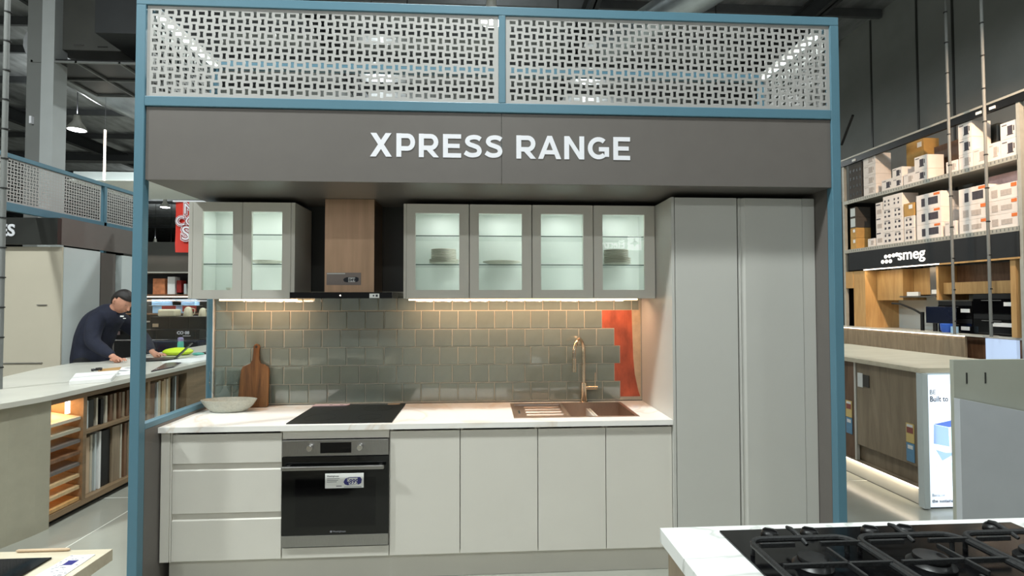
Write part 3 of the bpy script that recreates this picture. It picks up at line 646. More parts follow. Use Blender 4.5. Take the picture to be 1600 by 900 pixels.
# ================================================================== RECEPTION COUNTER (left)
CT = thing('reception_counter', 'long taupe counter with pale stone top and sample niches, left of the display', 'counter', (-1.7, 2.5, 0))
plan = [(-1.25, 5.4), (-1.25, .86), (-1.262, .76), (-1.305, .6), (-1.42, .35), (-1.6, .15), (-1.9, 0), (-2.3, -.05), (-2.34, 5.4)]
top = [(-1.215, 5.42), (-1.215, .85), (-1.225, .74), (-1.27, .56), (-1.39, .30), (-1.58, .09), (-1.88, -.06), (-2.34, -.1), (-2.34, 1.65), (-2.53, 2.3), (-2.57, 2.80), (-2.36, 2.86), (-2.36, 5.42)]
build('countertop', G().prism(top, 'z', .905, .942), 'ctop', CT, .002)
FX = -1.25; BXk = -1.62
g = G().prism([(FX, .86), (-1.262, .76), (-1.305, .6), (-1.42, .35), (-1.6, .15), (-1.9, 0), (-2.3, -.05), (-2.3, .86)], 'z', .0, .903)
build('curved_end', g, 'counter', CT)
g = G().box(-2.34, .86, .09, BXk, 5.4, .903).box(BXk, .8605, .045, FX, 5.4, .085).box(BXk, .8605, .862, FX, 5.4, .903)
for y in (1.155, 1.905, 2.52, 5.0): g.box(BXk, y, .085, FX, y+.035, .862)
g.box(BXk, 1.19, .575, FX, 1.905, .600)
g.box(FX-.02, 2.555, .085, FX, 5.0, .862)
build('carcass', g, 'niche', CT); part('plinth', 'dark', CT, -2.3, .9, 0, FX-.06, 5.3, .045)
# lit niche with slanted sample shelves
light('niche_light', 'AREA', (-1.42, 1.02, .858), 2.6, (1, .55, .25), CT, .22, .16); light('niche_strip_light', 'AREA', (-1.61, 1.02, .46), 7.0, (1, .5, .2), CT, .05, .72, (math.pi/2, 0, -math.pi/2)); part('niche_strip', 'ledw', CT, -1.618, 1.0, .1, -1.612, 1.04, .84)
part('niche_lamp', 'ledn', CT, -1.29, 1.03, .765, -1.275, 1.06, .86)
cols = ['sbeige', 'counter', 'fascia', 'walnut', 'fascia', 'oak', 'oak', 'gold']; nm = ['cream', 'taupe', 'charcoal', 'walnut', 'dark grey', 'oak', 'pale oak', 'honey']
for k in range(8):
    z = .70-k*.087
    o = build('sample_board', G().prism([(-1.55, z+.045), (-1.55, z+.068), (-1.262, z+.023), (-1.262, z)], 'y', .875, 1.145), cols[k])
    tag(o, f'{nm[k]} slanted sample board in the warm-lit niche, '+['top one', 'second from top', 'third from top', 'fourth from top', 'fifth from top', 'third from bottom', 'second from bottom', 'bottom one'][k], 'sample', 'slanted sample boards in the lit niche')
ordn = ['first', 'second', 'third', 'fourth', 'fifth', 'sixth', 'seventh', 'eighth', 'ninth', 'tenth', 'eleventh', 'twelfth', 'thirteenth', 'fourteenth', 'fifteenth', 'sixteenth']
def samples(y0, z0, seq, row, grp):
    y = y0
    for i, (m_, cn, th, h, gap) in enumerate(seq):
        o = build('sample_board', bx(-1.55, y, z0, -1.29-random.random()*.02, y+th, z0+h), m_, None, .001)
        tag(o, f'{cn} upright sample board, {ordn[i]} from left, {row}', 'sample', grp)
        y += th+gap
samples(1.215, .601, [('sgrey', 'grey', .045, .22, .004), ('ceram', 'dark grey', .02, .21, .004), ('dark', 'black', .05, .215, .02), ('sbeige', 'beige', .02, .22, .02), ('black', 'black', .03, .2, .02), ('sbeige', 'cream', .022, .22, .03), ('walnut', 'brown', .03, .22, .02), ('oakd', 'grey oak', .03, .22, .02), ('walnut', 'walnut', .03, .22, .02), ('oakd', 'smoked oak', .03, .215, .02), ('walnut', 'dark brown', .03, .22, .01)], 'upper shelf beside lit niche', 'samples on the upper counter shelf')
samples(1.205, .086, [('beige', 'pink beige', .10, .44, .008), ('sbeige', 'cream', .022, .45, .012), ('sgrey', 'pale grey', .02, .45, .02), ('paper', 'white', .02, .46, .01), ('black', 'glossy black', .11, .45, .006), ('oakd', 'taupe', .09, .46, .01), ('sbeige', 'ivory', .018, .46, .02), ('walnut', 'walnut', .03, .46, .02), ('oakd', 'smoked', .04, .46, .02)], 'lower shelf beside lit niche', 'samples on the lower counter shelf')
samples(1.96, .086, [('paper', 'white', .02, .73, .01), ('walnut', 'dark brown', .10, .74, .02), ('sgrey', 'grey', .02, .74, .012), ('oakx', 'bleached', .035, .75, .006), ('oak', 'oak', .03, .74, .006), ('beige', 'beige', .03, .755, .006), ('oakx', 'pale', .03, .75, .006), ('oak', 'honey', .035, .76, .02), ('dark', 'charcoal', .04, .74, .01), ('sgrey', 'light grey', .014, .76, .02), ('walnut', 'black brown', .03, .76, .008)], 'bay right of blue post', 'samples in the counter bay behind the blue post')
# things on the counter
z = .9425
b = thing('white_catalogue', 'thick white catalogue lying flat on the counter in front of the person', 'catalogue', (-1.6, 1.5, z))
build('cover', G().prism([(-1.44, 1.26), (-1.22, 1.40), (-1.50, 1.90), (-1.74, 1.72)], 'z', z, z+.03), 'paper', b, .002)
b = thing('open_magazine', 'open printed magazine lying under the person\'s hand', 'magazine', (-1.6, 2.05, z))
build('pages', G().prism([(-1.47, 1.60), (-1.25, 1.86), (-1.60, 2.42), (-1.87, 2.16)], 'z', z, z+.008), 'paper', b)
g = G()
for x, y, w, h in ((-1.50, 1.78, .07, .05), (-1.42, 1.92, .07, .06), (-1.6, 2.0, .09, .06), (-1.52, 2.12, .06, .06), (-1.66, 2.2, .07, .05)): g.box(x, y, z+.0081, x+w, y+h, z+.0086)
build('photo_print', g, 'greyink', b); build('gold_page', G().prism([(-1.74, 1.98), (-1.62, 2.08), (-1.76, 2.32), (-1.87, 2.16)], 'z', z+.0081, z+.0087), 'gold', b)
g = G()
for k in range(5): g.tube([(-1.78+.03*math.cos(a*.55+k), 2.02+.05*math.sin(a*.55+k), z+.016+.004*k) for a in range(10)], .004, 6)
b = build('coiled_cable', g, 'blackpl', None, smooth=True); tag(b, 'small black coiled cable on the magazine beside the hand', 'cable')
lt = thing('laptop', 'open dark laptop on the counter just right of the blue post', 'laptop', (-1.85, 3.0, z))
build('keyboard_base', G().prism([(-1.90, 2.80), (-1.62, 2.92), (-1.72, 3.18), (-2.0, 3.06)], 'z', z, z+.016), 'blackpl', lt)
build('lid', G().add([(-1.62, 2.92, z+.016), (-1.72, 3.18, z+.016), (-1.60, 3.25, z+.17), (-1.49, 2.98, z+.17), (-1.612, 2.925, z+.01), (-1.712, 3.186, z+.01), (-1.592, 3.256, z+.164), (-1.482, 2.986, z+.164)], [(0, 1, 2, 3), (7, 6, 5, 4), (0, 4, 5, 1), (1, 5, 6, 2), (2, 6, 7, 3), (3, 7, 4, 0)]), 'blackpl', lt)
b = build('hi_vis_cloth', G().ell((-1.93, 3.55, z+.04), (.17, .14, .05)), 'hiviz', None, smooth=True); tag(b, 'bright yellow folded cloth behind the laptop', 'cloth')
b = build('notebook', G().prism([(-1.26, 2.62), (-1.24, 3.5), (-1.56, 3.5), (-1.62, 2.72)], 'z', z, z+.012), ['paper', 'black'][0]); tag(b, 'white notepad on the counter near the rear blue post', 'notepad')
b = build('folder', G().prism([(-1.25, 3.56), (-1.24, 4.0), (-1.75, 4.05), (-1.72, 3.6)], 'z', z, z+.014), 'black'); tag(b, 'thin black folder on the counter behind the white notepad', 'folder')
b = build('tablet', G().prism([(-1.27, 1.98), (-1.25, 2.3), (-1.42, 2.75), (-1.52, 2.62)], 'z', z, z+.01), 'screen'); tag(b, 'dark tablet lying at the counter edge right of the blue post', 'tablet')
wbt = thing('drink_bottle', 'clear teal drink bottle with purple lid behind the laptop', 'bottle', (-2.1, 3.9, z))
build('bottle_body', G().lathe([(.034, 0), (.036, .01), (.036, .12), (.03, .14)], (-2.1, 3.9, z), 18), 'teal', wbt, smooth=True); build('lid', G().lathe([(.03, .14), (.033, .145), (.033, .18), (.02, .19)], (-2.1, 3.9, z), 18), mat('lilac', (150, 140, 180)), wbt, smooth=True)
b = build('glasses_case', G().ell((-1.62, 3.42, z+.022), (.07, .035, .02)), 'teal', None, smooth=True); tag(b, 'small teal case beside the laptop', 'case')
# vertical pole with ties at the left edge
pl = thing('suspension_pole', 'slim galvanised pole with black cable ties at the left edge, rising from the counter', 'pole', (-1.83, 1.1, .942))
build('tube', G().cyl((-1.815, 1.1, .942), (-1.835, 1.1, CZ-.1), .018, n=14), 'columnd', pl, smooth=True)
for k in range(18): build('cable_tie', G().cyl((-1.815, 1.1, 1.1+k*.225), (-1.815, 1.1, 1.108+k*.225), .023, n=10), 'tie', pl)
# ================================================================== PERSON
pn = thing('person', 'person in dark navy long-sleeved top leaning over the counter, looking down, hand on the magazine', 'person', (-2.7, 3.2, 0))
def dense(P, n=6):
    """smooth tapering limb: joints (x, y, z, radius) resampled along a spline"""
    Q = [Vector(p) for p in P]; Q = [Q[0]*2-Q[1]]+Q+[Q[-1]*2-Q[-2]]; out = []
    for a in range(1, len(Q)-2):
        for k in range(n):
            t_ = k/n; p0, b, c, d_ = Q[a-1:a+3]
            out.append(.5*((2*b)+(c-p0)*t_+(2*p0-5*b+4*c-d_)*t_*t_+(3*b-p0-3*c+d_)*t_**3))
    return out+[Q[-2]]
def limb(P):
    D = dense([tuple(p) for p in P]); g = G().tube([p[:3] for p in D], [max(.004, p[3]) for p in D], 16)
    for p in (D[0], D[-1]): g.ell(p[:3], (p[3], p[3], p[3]), 14, 8)
    return g
def blob(name, geos, m, parent, voxel=.012, smooth=4):
    """one continuous surface: the limbs fused by a voxel remesh and relaxed"""
    g = G()
    for e in geos: g.add(e.v, e.f)
    me = bpy.data.meshes.new(name); me.from_pydata(g.v, [], g.f)
    b = bmesh.new(); b.from_mesh(me); bmesh.ops.recalc_face_normals(b, faces=b.faces); b.to_mesh(me); b.free()
    o = bpy.data.objects.new(name, me); COL.objects.link(o)
    r = o.modifiers.new('r', 'REMESH'); r.mode = 'VOXEL'; r.voxel_size = voxel
    q = o.modifiers.new('s', 'SMOOTH'); q.iterations = smooth; q.factor = .5
    dg = bpy.context.evaluated_depsgraph_get(); me2 = bpy.data.meshes.new_from_object(o.evaluated_get(dg)); bpy.data.objects.remove(o)
    me2.materials.clear(); me2.materials.append(K[m]); me2.shade_smooth()
    return link(bpy.data.objects.new(name, me2), parent)
HC = Vector((-2.295, 3.10, 1.60)); fdir = Vector((.80, -.18, -.58)).normalized(); rgt = fdir.cross(Vector((0, 0, 1))).normalized(); hup = rgt.cross(fdir).normalized()
def H(f, r, u_): return HC+fdir*f+rgt*r+hup*u_
def headgeo(scale=1.08, back=False):
    g = G(); vs = []; n, m = 20, 14
    for i in range(m+1):
        t_ = math.pi*i/m
        for k in range(n):
            p = 2*math.pi*k/n; a, b_, c = math.sin(t_)*math.cos(p), math.sin(t_)*math.sin(p), math.cos(t_)
            f_, r_, u_ = a*.105, b_*.078, c*.128
            if c < 0: f_ += .02*(-c)*(1 if a > -.2 else -.6); r_ *= 1-.28*(-c); f_ *= 1-.12*(-c)
            if a > .75 and abs(b_) < .45 and -.5 < c < .3: f_ += .0
            vs.append(tuple(H(f_*scale, r_*scale, u_*scale)))
    g.add(vs, [(i*n+k, i*n+(k+1) % n, (i+1)*n+(k+1) % n, (i+1)*n+k) for i in range(m) for k in range(n)])
    return g
nose = G().tube([H(.10, 0, .02), H(.118, 0, -.01), H(.128, 0, -.032), H(.108, 0, -.042)], [.008, .012, .016, .010], 8)
def ell(c, r): return G().ell(c, r, 12, 8)
ears = [G().tube([H(-.005, s*.078, .015), H(-.015, s*.088, .005), H(-.012, s*.086, -.02), H(0, s*.078, -.035)], [.010, .014, .012, .006], 8) for s in (1, -1)]
lips = G().tube([H(.098, -.025, -.068), H(.110, 0, -.066), H(.098, .025, -.068)], [.004, .008, .004], 8)
brow = G().tube([H(.085, -.045, .03), H(.106, 0, .028), H(.085, .045, .03)], [.006, .009, .006], 8)
wR = Vector((-2.17, 2.80, 1.0)); N_ = [(-2.68, 3.2, 1.0, .11), (-2.67, 3.19, 1.14, .16), (-2.60, 3.17, 1.30, .18), (-2.50, 3.15, 1.42, .14), (-2.42, 3.13, 1.49, .06), (-2.36, 3.12, 1.55, .055),
      (-2.50, 2.98, 1.41, .07), (-2.43, 2.86, 1.17, .052), tuple(wR)+(.03,), (-2.42, 3.33, 1.41, .07), (-2.28, 3.42, 1.18, .052), (-2.06, 3.28, 1.0, .03),
      (-2.68, 3.11, .86, .08), (-2.66, 3.09, .5, .07), (-2.69, 3.09, .10, .045), (-2.56, 3.09, .045, .04), (-2.68, 3.30, .86, .08), (-2.66, 3.32, .5, .07), (-2.69, 3.32, .10, .045), (-2.56, 3.32, .045, .04)]
E_ = [(0, 1), (1, 2), (2, 3), (3, 4), (4, 5), (3, 6), (6, 7), (7, 8), (3, 9), (9, 10), (10, 11), (0, 12), (12, 13), (13, 14), (14, 15), (0, 16), (16, 17), (17, 18), (18, 19)]
def hand(w, d, s):
    """palm, four bent fingers of unequal length and a thumb off the palm's side, lying on the counter top"""
    d = Vector(d).normalized(); sd = d.cross(Vector((0, 0, 1))).normalized()*s; out = []
    pa = w+d*.05+Vector((0, 0, -.028)); pts = [w, w+d*.03+Vector((0, 0, -.014)), pa, w+d*.095+Vector((0, 0, -.030))]
    out.append(G().tube(pts, [.026, .032, .036, .030], 10))
    for k, L in enumerate((.070, .080, .075, .060)):
        b0 = w+d*.09+sd*(.030-.020*k)+Vector((0, 0, -.026)); dd = (d+sd*(.18-.12*k)).normalized()
        out.append(G().tube([b0, b0+dd*L*.45+Vector((0, 0, .010)), b0+dd*L*.78+Vector((0, 0, -.002)), b0+dd*L+Vector((0, 0, -.014))], [.0095, .0092, .0085, .006], 8))
    b0 = w+d*.03+sd*.028+Vector((0, 0, -.022))
    out.append(G().tube([b0, b0+(d*.5+sd).normalized()*.035, b0+(d+sd*.6).normalized()*.062+Vector((0, 0, -.010))], [.012, .0105, .008], 8))
    return out
ex = [headgeo(), nose, lips, brow]+ears+hand(wR, (.8, -.35, 0), 1)+hand(Vector((-2.06, 3.28, 1.0)), (.9, -.3, 0), -1)
legs = []
for y in (3.10, 3.31): legs.append(limb([(-2.67, y, .93, .105), (-2.66, y, .72, .088), (-2.65, y, .50, .062), (-2.67, y, .30, .055), (-2.69, y, .09, .040)])); legs.append(limb([(-2.70, y, .045, .042), (-2.62, y, .042, .044), (-2.54, y, .036, .036)]))
torso = [(-2.68, 3.2, .95, .150), (-2.68, 3.2, 1.08, .155), (-2.64, 3.185, 1.20, .160), (-2.57, 3.165, 1.33, .155), (-2.47, 3.145, 1.42, .125)]
armR = [(-2.50, 3.03, 1.40, .075), (-2.48, 2.95, 1.33, .066), (-2.43, 2.86, 1.17, .052), (-2.31, 2.83, 1.08, .043), tuple(wR)+(.028,)]
armL = [(-2.46, 3.27, 1.40, .075), (-2.40, 3.36, 1.32, .066), (-2.28, 3.42, 1.18, .052), (-2.17, 3.36, 1.08, .043), (-2.06, 3.28, 1.0, .028)]
neck = [(-2.45, 3.14, 1.46, .075), (-2.37, 3.12, 1.53, .062), (-2.32, 3.105, 1.585, .060)]
body = blob('body', [limb(torso), limb(armR), limb(armL), limb(neck)]+legs+ex, 'skin', pn, .005, 1)
up = lambda L_, d_: [p[:3]+(p[3]+d_,) for p in L_]
collar = limb([(-2.47, 3.145, 1.45, .10), (-2.42, 3.13, 1.49, .080)])
shirt_torso = [(-2.675, 3.2, .80, .195), (-2.68, 3.2, .95, .200)]+up(torso[1:], .030)
blob('shirt', [limb(shirt_torso), limb(up(armR[:-1], .020)+[(-2.215, 2.812, 1.03, .046)]), limb(up(armL[:-1], .020)+[(-2.10, 3.31, 1.03, .046)]), collar], 'shirt', pn, .012, 3)
tr = [limb([(-2.68, 3.2, .98, .160), (-2.67, 3.2, .86, .165)])]
for y in (3.10, 3.31): tr.append(limb([(-2.67, y, .90, .125), (-2.66, y, .70, .108), (-2.65, y, .48, .085), (-2.67, y, .28, .075), (-2.69, y, .10, .068)]))
blob('trousers', tr, 'trouser', pn, .014, 3)
for y in (3.10, 3.31): build('shoe', limb([(-2.71, y, .045, .052), (-2.62, y, .046, .054), (-2.52, y, .040, .044)]), 'blackpl', pn, smooth=True)
# hair cap: the head surface pushed out, cut off at the face and neck
hg = headgeo(1.15); keep = []
for f in hg.f:
    c = sum((Vector(hg.v[i]) for i in f), Vector())/4-HC; ff, uu = c.dot(fdir), c.dot(hup)
    if uu > .045+ff*.25 or (ff < -.03 and uu > -.075): keep.append(f)
hg.f = keep; hg.mi = [0]*len(keep)
hr = build('hair', hg, 'hair', pn, smooth=True); md = hr.modifiers.new('s', 'SOLIDIFY'); md.thickness = .008
build('eye', ell(H(.094, .030, .012), (.010, .010, .008)).add([], []), 'ink', pn, smooth=True); build('eye', ell(H(.094, -.030, .012), (.010, .010, .008)), 'ink', pn, smooth=True)
build('lanyard_tag', G().box(-2.235, 2.985, 1.425, -2.205, 3.0, 1.44).box(-2.20, 2.98, 1.405, -2.175, 2.99, 1.412), 'paper', pn)
# ================================================================== LEFT NEIGHBOUR DISPLAY
f2 = thing('display_canopy', 'blue steel canopy frame with perforated panels of the neighbouring display, receding on the left', 'canopy', (-3.4, 4.4, 0))
XL = -3.4
for a in [(XL-.05, -.3, 3.183, XL, 5.15, 3.232), (XL-.05, -.3, 2.6, XL, 5.15, 2.69)]: rail(*a, par=f2)
for y in (4.36,): rail(XL-.05, y, 0, XL, y+.05, 3.183, name='post', par=f2)
p2, p2w = perf_mesh(52, 12, .04, .0385, low=True)
for y in (-.1, 2.2): perf(p2, (XL-.02, y, 2.69), math.pi/2, f2)
p3, _ = perf_mesh(17, 12, .0405, .0385, low=True)
for y in (4.42,): perf(p3, (XL-.02, y, 2.69), math.pi/2, f2)
t = thing('neighbour_fascia', 'dark charcoal canopy of the neighbouring display with pale lettering', 'sign', (-4.5, 4, 2.27))
part('fascia_panel', 'dark', t, -8, 3.34, 2.27, -3.2, 3.4, 2.585); part('side_panel', 'fascia', t, -3.22, 3.4, 2.27, -3.2, 4.92, 2.60)
text('lettering', 'ES', .19, (-3.85, 3.335, 2.37), '-y', 'wlet', t, .03, .003)
t = thing('neighbour_tall_cabinet', 'tall beige gloss cabinet with pale grey side under the neighbouring canopy', 'cabinet', (-3.6, 3.8, 0))
part('front_panel', 'sbeige', t, -4.1, 3.42, 0, -3.205, 3.44, 2.25); part('side_panel', 'sgrey', t, -3.22, 3.441, 0, -3.2, 4.02, 2.25); part('cabinet_body', 'white', t, -4.1, 3.441, 0, -3.221, 4.0, 2.24)
part('handle', 'steelx', t, -3.85, 3.405, 1.555, -3.40, 3.42, 1.565) if 0 else part('handle', 'steelx', t, -3.47, 3.405, 1.553, -3.36, 3.42, 1.563)
part('handle', 'steelx', t, -3.86, 3.405, .868, -3.4, 3.42, .878)
tag(build('timber_end_panel', bx(-5.0, 3.5, 0, -4.12, 3.9, 2.24), 'walnut'), 'brown timber end panel at the far left edge beside the beige cabinet', 'panel')
tag(build('dark_post_panel', bx(-3.22, 4.04, 0, -3.2, 4.3, 2.24), 'fascia'), 'narrow charcoal panel between grey cabinet side and blue post', 'panel')
tag(build('grey_end_panel', bx(-3.3, 4.45, 1.70, -3.22, 5.0, 2.24), 'sgrey'), 'pale grey overhead panel seen behind the second blue post', 'panel')
# store column, ducts
cl = thing('steel_column', 'tall pale steel store column rising behind the left perforated frame', 'column', (-4.85, 5, 0))
part('shaft', 'column', cl, -4.80, 5.0, 0, -4.62, 5.25, CZ-.75, bev=.002); part('flange', 'columnd', cl, -5.02, 5.02, 0, -4.801, 5.2, CZ-.75)
part('bracket', 'wlet', cl, -4.93, 4.97, 4.25, -4.90, 5.02, 4.36)
d1 = thing('air_unit', 'dark grey hanging air duct box at the top left', 'duct', (-4, 5.8, 5.5))
part('duct_body', 'udark', d1, -4.75, 5.15, 5.45, -3.76, 6.3, 8.9, bev=.01); part('vent_slot', 'chrome', d1, -4.45, 5.14, 5.52, -4.3, 5.15, 5.535); part('vent_slot', 'chrome', d1, -4.1, 5.14, 5.50, -3.95, 5.15, 5.515)
part('dark_duct_side', 'darkroof', d1, -3.75, 4.6, 5.45, -2.9, 6.4, 9.1)
d2 = thing('dark_grille', 'suspended black grille of square bays with thin grey frame at the upper left', 'grille', (-4.0, 5.6, 5.2))
part('panel', 'black', d2, -4.95, 5.03, 5.22, -3.05, 6.3, 5.25)
for x in (-4.96, -4.33, -3.70, -3.07): part('frame_bar', 'columnd', d2, x, 5.01, 5.19, x+.03, 6.32, 5.22)
for y in (5.01, 5.65, 6.30): part('frame_bar', 'columnd', d2, -4.96, y, 5.189, -3.05, y+.03, 5.219)
for dx in (-4.94, -4.80): part('hanger', 'roof', d2, dx, 6.2, 5.25, dx+.02, 6.22, CZ)
g = G().tube([(-6.12, 6.8, 6.3), (-6.3, 7.47, 6.3), (-6.42, 8.6, 6.3), (-6.31, 9.7, 6.3), (-6.06, 11.3, 6.3), (-5.6, 14, 6.3)], .42, 20)
b = build('foil_duct', g, 'foil', None, smooth=True); tag(b, 'fat round foil-wrapped duct running back behind the blue post, upper left', 'duct')
g = G().tube([(5.0, 9.6, 8.0), (6.0, 6.2, 7.45), (6.9, 3.4, 7.3), (7.6, 1.0, 7.3)], .36, 24)
b = build('round_duct', g, mat('bright_galvanised', (196, 204, 210), .3, .8, .1, 4), None, smooth=True); tag(b, 'bright round galvanised duct just above the right half of the frame', 'duct')
g = G()
for x, y in ((3.3, 7), (.4, 6.5), (-.8, 9), (7.0, 8)): g.cyl((x, y, 4.3), (x, y, CZ-.1), .012, n=6)
b = build('hanging_rod', g, 'blackpl'); tag(b, 'thin black suspension rods hanging behind the display from the roof', 'rod'); b['kind'] = 'stuff'
b = build('cable_tray', G().box(-12, 11.9, 5.55, 0, 12.2, 5.62).box(-12, 11.9, 5.62, 0, 11.92, 5.72), 'darkroof'); tag(b, 'dark cable tray crossing the store beyond the left frame', 'cable tray')
cs = thing('ceiling_panel', 'pale suspended ceiling panel seen beneath the canopy corner', 'ceiling panel', (-3.7, 9.7, 4.3))
part('panel', 'sgrey', cs, -7.3, 8.9, 4.3, -2.2, 10.8, 4.5); part('lip', 'whitein', cs, -7.4, 8.8, 4.28, -2.1, 10.9, 4.299)
for x in (-5.0, -2.4): part('hanger', 'roof', cs, x, 9.6, 4.5, x+.02, 9.62, CZ+.01)
tl = thing('tube_light', 'thin vertical white tube light hanging beyond the column', 'light', (-6, 8, 4.1))
build('tube', G().cyl((-6.0, 8.0, 4.1), (-6.0, 8.0, 5.15), .02, n=8), 'ledn', tl); build('cord', G().cyl((-6.0, 8.0, 5.15), (-6.0, 8.0, CZ+.01), .005, n=5), 'blackpl', tl)
# red banner
bn = thing('sale_banner', 'red hanging banner with white bubble letters behind the left overhead cabinet', 'banner', (-1.9, 4.6, 2.3))
vs = []; n = 10
for i in range(n+1):
    for j in range(7): x = -2.60+i*.08; zz = 2.30+.725*j/6; vs.append((x+(.012 if j < 1 else 0), 4.6+.02*math.sin(i*1.1+j*.4), zz))
build('cloth', G().add(vs, [(i*7+j, (i+1)*7+j, (i+1)*7+j+1, i*7+j+1) for i in range(n) for j in range(6)]), 'redb', bn, smooth=True)
part('top_rail', 'wlet', bn, -2.62, 4.57, 3.02, -1.78, 4.61, 3.04)
for s, x, zz, sz in (('N', -2.465, 2.845, .22), ('CO', -2.57, 2.68, .19), ('S', -2.49, 2.475, .28)):
    text('letter_shadow', s, sz, (x, 4.566, zz), '-y', 'wlet', bn, .085, .001); text('letter_outline', s, sz, (x, 4.562, zz), '-y', 'maroon', bn, .045, .001)
    text('letter_core', s, sz, (x, 4.558, zz), '-y', 'wlet', bn, .0, .001)
g = G().cyl((-2.2, 4.6, 3.04), (-2.2, 4.6, CZ), .005, n=5); build('cord', g, 'blackpl', bn)
# ================================================================== STORE BEHIND THE SIDE SCREEN
sv = thing('homewares_shelf', 'dark store shelving bay with small goods seen over the side screen', 'shelving', (-5.1, 9.2, 0))
for zz in (1.30, 1.73, 2.24): part('shelf', 'rackg' if zz > 2 else 'walnut', sv, -6.6, 9.0, zz, -4.2, 9.5, zz+.03)
part('back_panel', 'dark', sv, -6.6, 9.5, 0, -4.2, 9.54, 3.0)
for x in (-6.62, -4.2): part('upright', 'dark', sv, x, 9.0, 0, x+.03, 9.5, 2.6)
part('price_rail', 'wlet', sv, -6.6, 8.985, 1.60, -4.2, 8.995, 1.625)
part('light_strip', 'ledn', sv, -6.6, 9.1, 1.70, -4.25, 9.13, 1.715)
light('shelf_light', 'AREA', (-5.4, 9.1, 1.69), 14, (.9, .96, 1), sv, 2.2, .1); light('shelf_light', 'AREA', (-5.4, 9.05, 2.7), 18, (1, .85, .7), sv, 2.2, .1)
gs = 'goods on the far dark shelving'
for i, (x, w, h, zz, m_, lb) in enumerate([(-5.68, .26, .36, 1.762, 'terracotta', 'orange timber display block'), (-5.36, .16, .40, 1.762, 'paper', 'white board sample'), (-5.16, .1, .28, 1.80, 'darkred', 'small red sign card'), (-4.72, .07, .3, 1.762, 'paper', 'white canister at the right'), (-5.0, .05, .24, 1.762, 'sgrey', 'slim grey canister'), (-4.55, .06, .22, 1.762, 'sgrey', 'grey canister at the shelf end'),
          (-5.7, .95, .13, 1.485, 'ltblue', 'long row of light blue packs'), (-5.68, .34, .17, 1.332, 'ltblue', 'light blue box at the left'), (-5.3, .3, .17, 1.332, 'ltblue', 'light blue box near the middle'), (-5.25, .2, .13, 1.503, 'ltblue', 'light blue box, upper of its pair')]):
    if i == 6: zz = 1.51
    o = build('shelf_item', bx(x, 9.1, zz, x+w, 9.3, zz+h), m_, None, .004); tag(o, lb+' on the dark store shelving beyond the side screen', 'goods', gs)
part('raised_tray', 'rackg', sv, -5.75, 9.08, 1.503, -4.7, 9.34, 1.509)
for x in (-5.4, -4.95): tag(build('sale_card', bx(x, 8.97, 1.37, x+.3, 8.98, 1.50), 'darkred'), ('left' if x < -5.1 else 'right')+' red ticket strip hanging under the light blue packs', 'sign', 'red ticket strips')
bk = thing('appliance_stand', 'black stepped appliance display stand seen through the side screen', 'stand', (-4.0, 6.9, 0))
part('upper_step', 'black', bk, -4.16, 6.6, 1.05, -3.2, 7.3, 1.32); part('middle_step', 'black', bk, -5.0, 6.4, .93, -3.2, 6.6, 1.10); part('lower_body', 'black', bk, -5.0, 6.35, 0, -3.2, 7.3, .90); part('ledge', 'rackg', bk, -5.0, 6.30, 1.225, -4.17, 6.6, 1.25); part('ledge_light', 'steelx', bk, -5.0, 6.33, .915, -3.2, 6.36, .925)
part('price_ticket', 'paper', bk, -4.14, 6.385, 1.13, -4.02, 6.395, 1.20) if 0 else part('price_ticket', 'beige', bk, -4.12, 6.59, 1.14, -4.02, 6.598, 1.20)
text('lettering', 'CO 08', .075, (-3.58, 6.39, 1.02), '-y', 'wlet', bk, .04, .003)
part('white_edge', 'wlet', bk, -3.48, 6.39, .985, -3.35, 6.398, .995)
for i, (x, r, h) in enumerate([(-3.98, .0, 0), (-3.62, .075, .17), (-3.36, .065, .15)]):
    if i == 0:
        t = thing('toaster', 'cream two-slot toaster on the black appliance stand', 'toaster', (x+.02, 6.8, 1.32)); part('shell', 'cream', t, x-.16, 6.75, 1.322, x+.16, 6.95, 1.455, bev=.03); part('slot', 'dark', t, x-.12, 6.83, 1.455, x+.12, 6.85, 1.457)
    else:
        t = thing('kettle', ('taller' if i == 1 else 'smaller')+' white kettle on the black appliance stand', 'kettle', (x, 6.8, 1.32), 'white kettles on the stand')
        build('kettle_body', G().lathe([(r, 0), (r*1.05, .02), (r*.8, h*.8), (r*.5, h), (.001, h+.01)], (x, 6.8, 1.322), 20), 'cream', t, smooth=True); build('handle', G().tube([(x+r*.7, 6.8, 1.322+h*.9), (x+r*1.6, 6.8, 1.322+h*.8), (x+r*1.5, 6.8, 1.322+h*.3), (x+r, 6.8, 1.322+h*.15)], .008, 8), 'cream', t, smooth=True)
tag(build('black_armrest_unit', bx(-3.9, 6.0, 0, -3.0, 6.25, .93), 'screen', None, .03), 'black glossy appliance lying in front of the black stand', 'appliance')
tag(build('pink_box', bx(-4.86, 6.3, 1.02, -4.70, 6.36, 1.09) if 0 else bx(-4.62, 6.30, 1.02, -4.52, 6.36, 1.08), 'pinkp'), 'small pink item resting beside the blue post on the stand ledge', 'box')
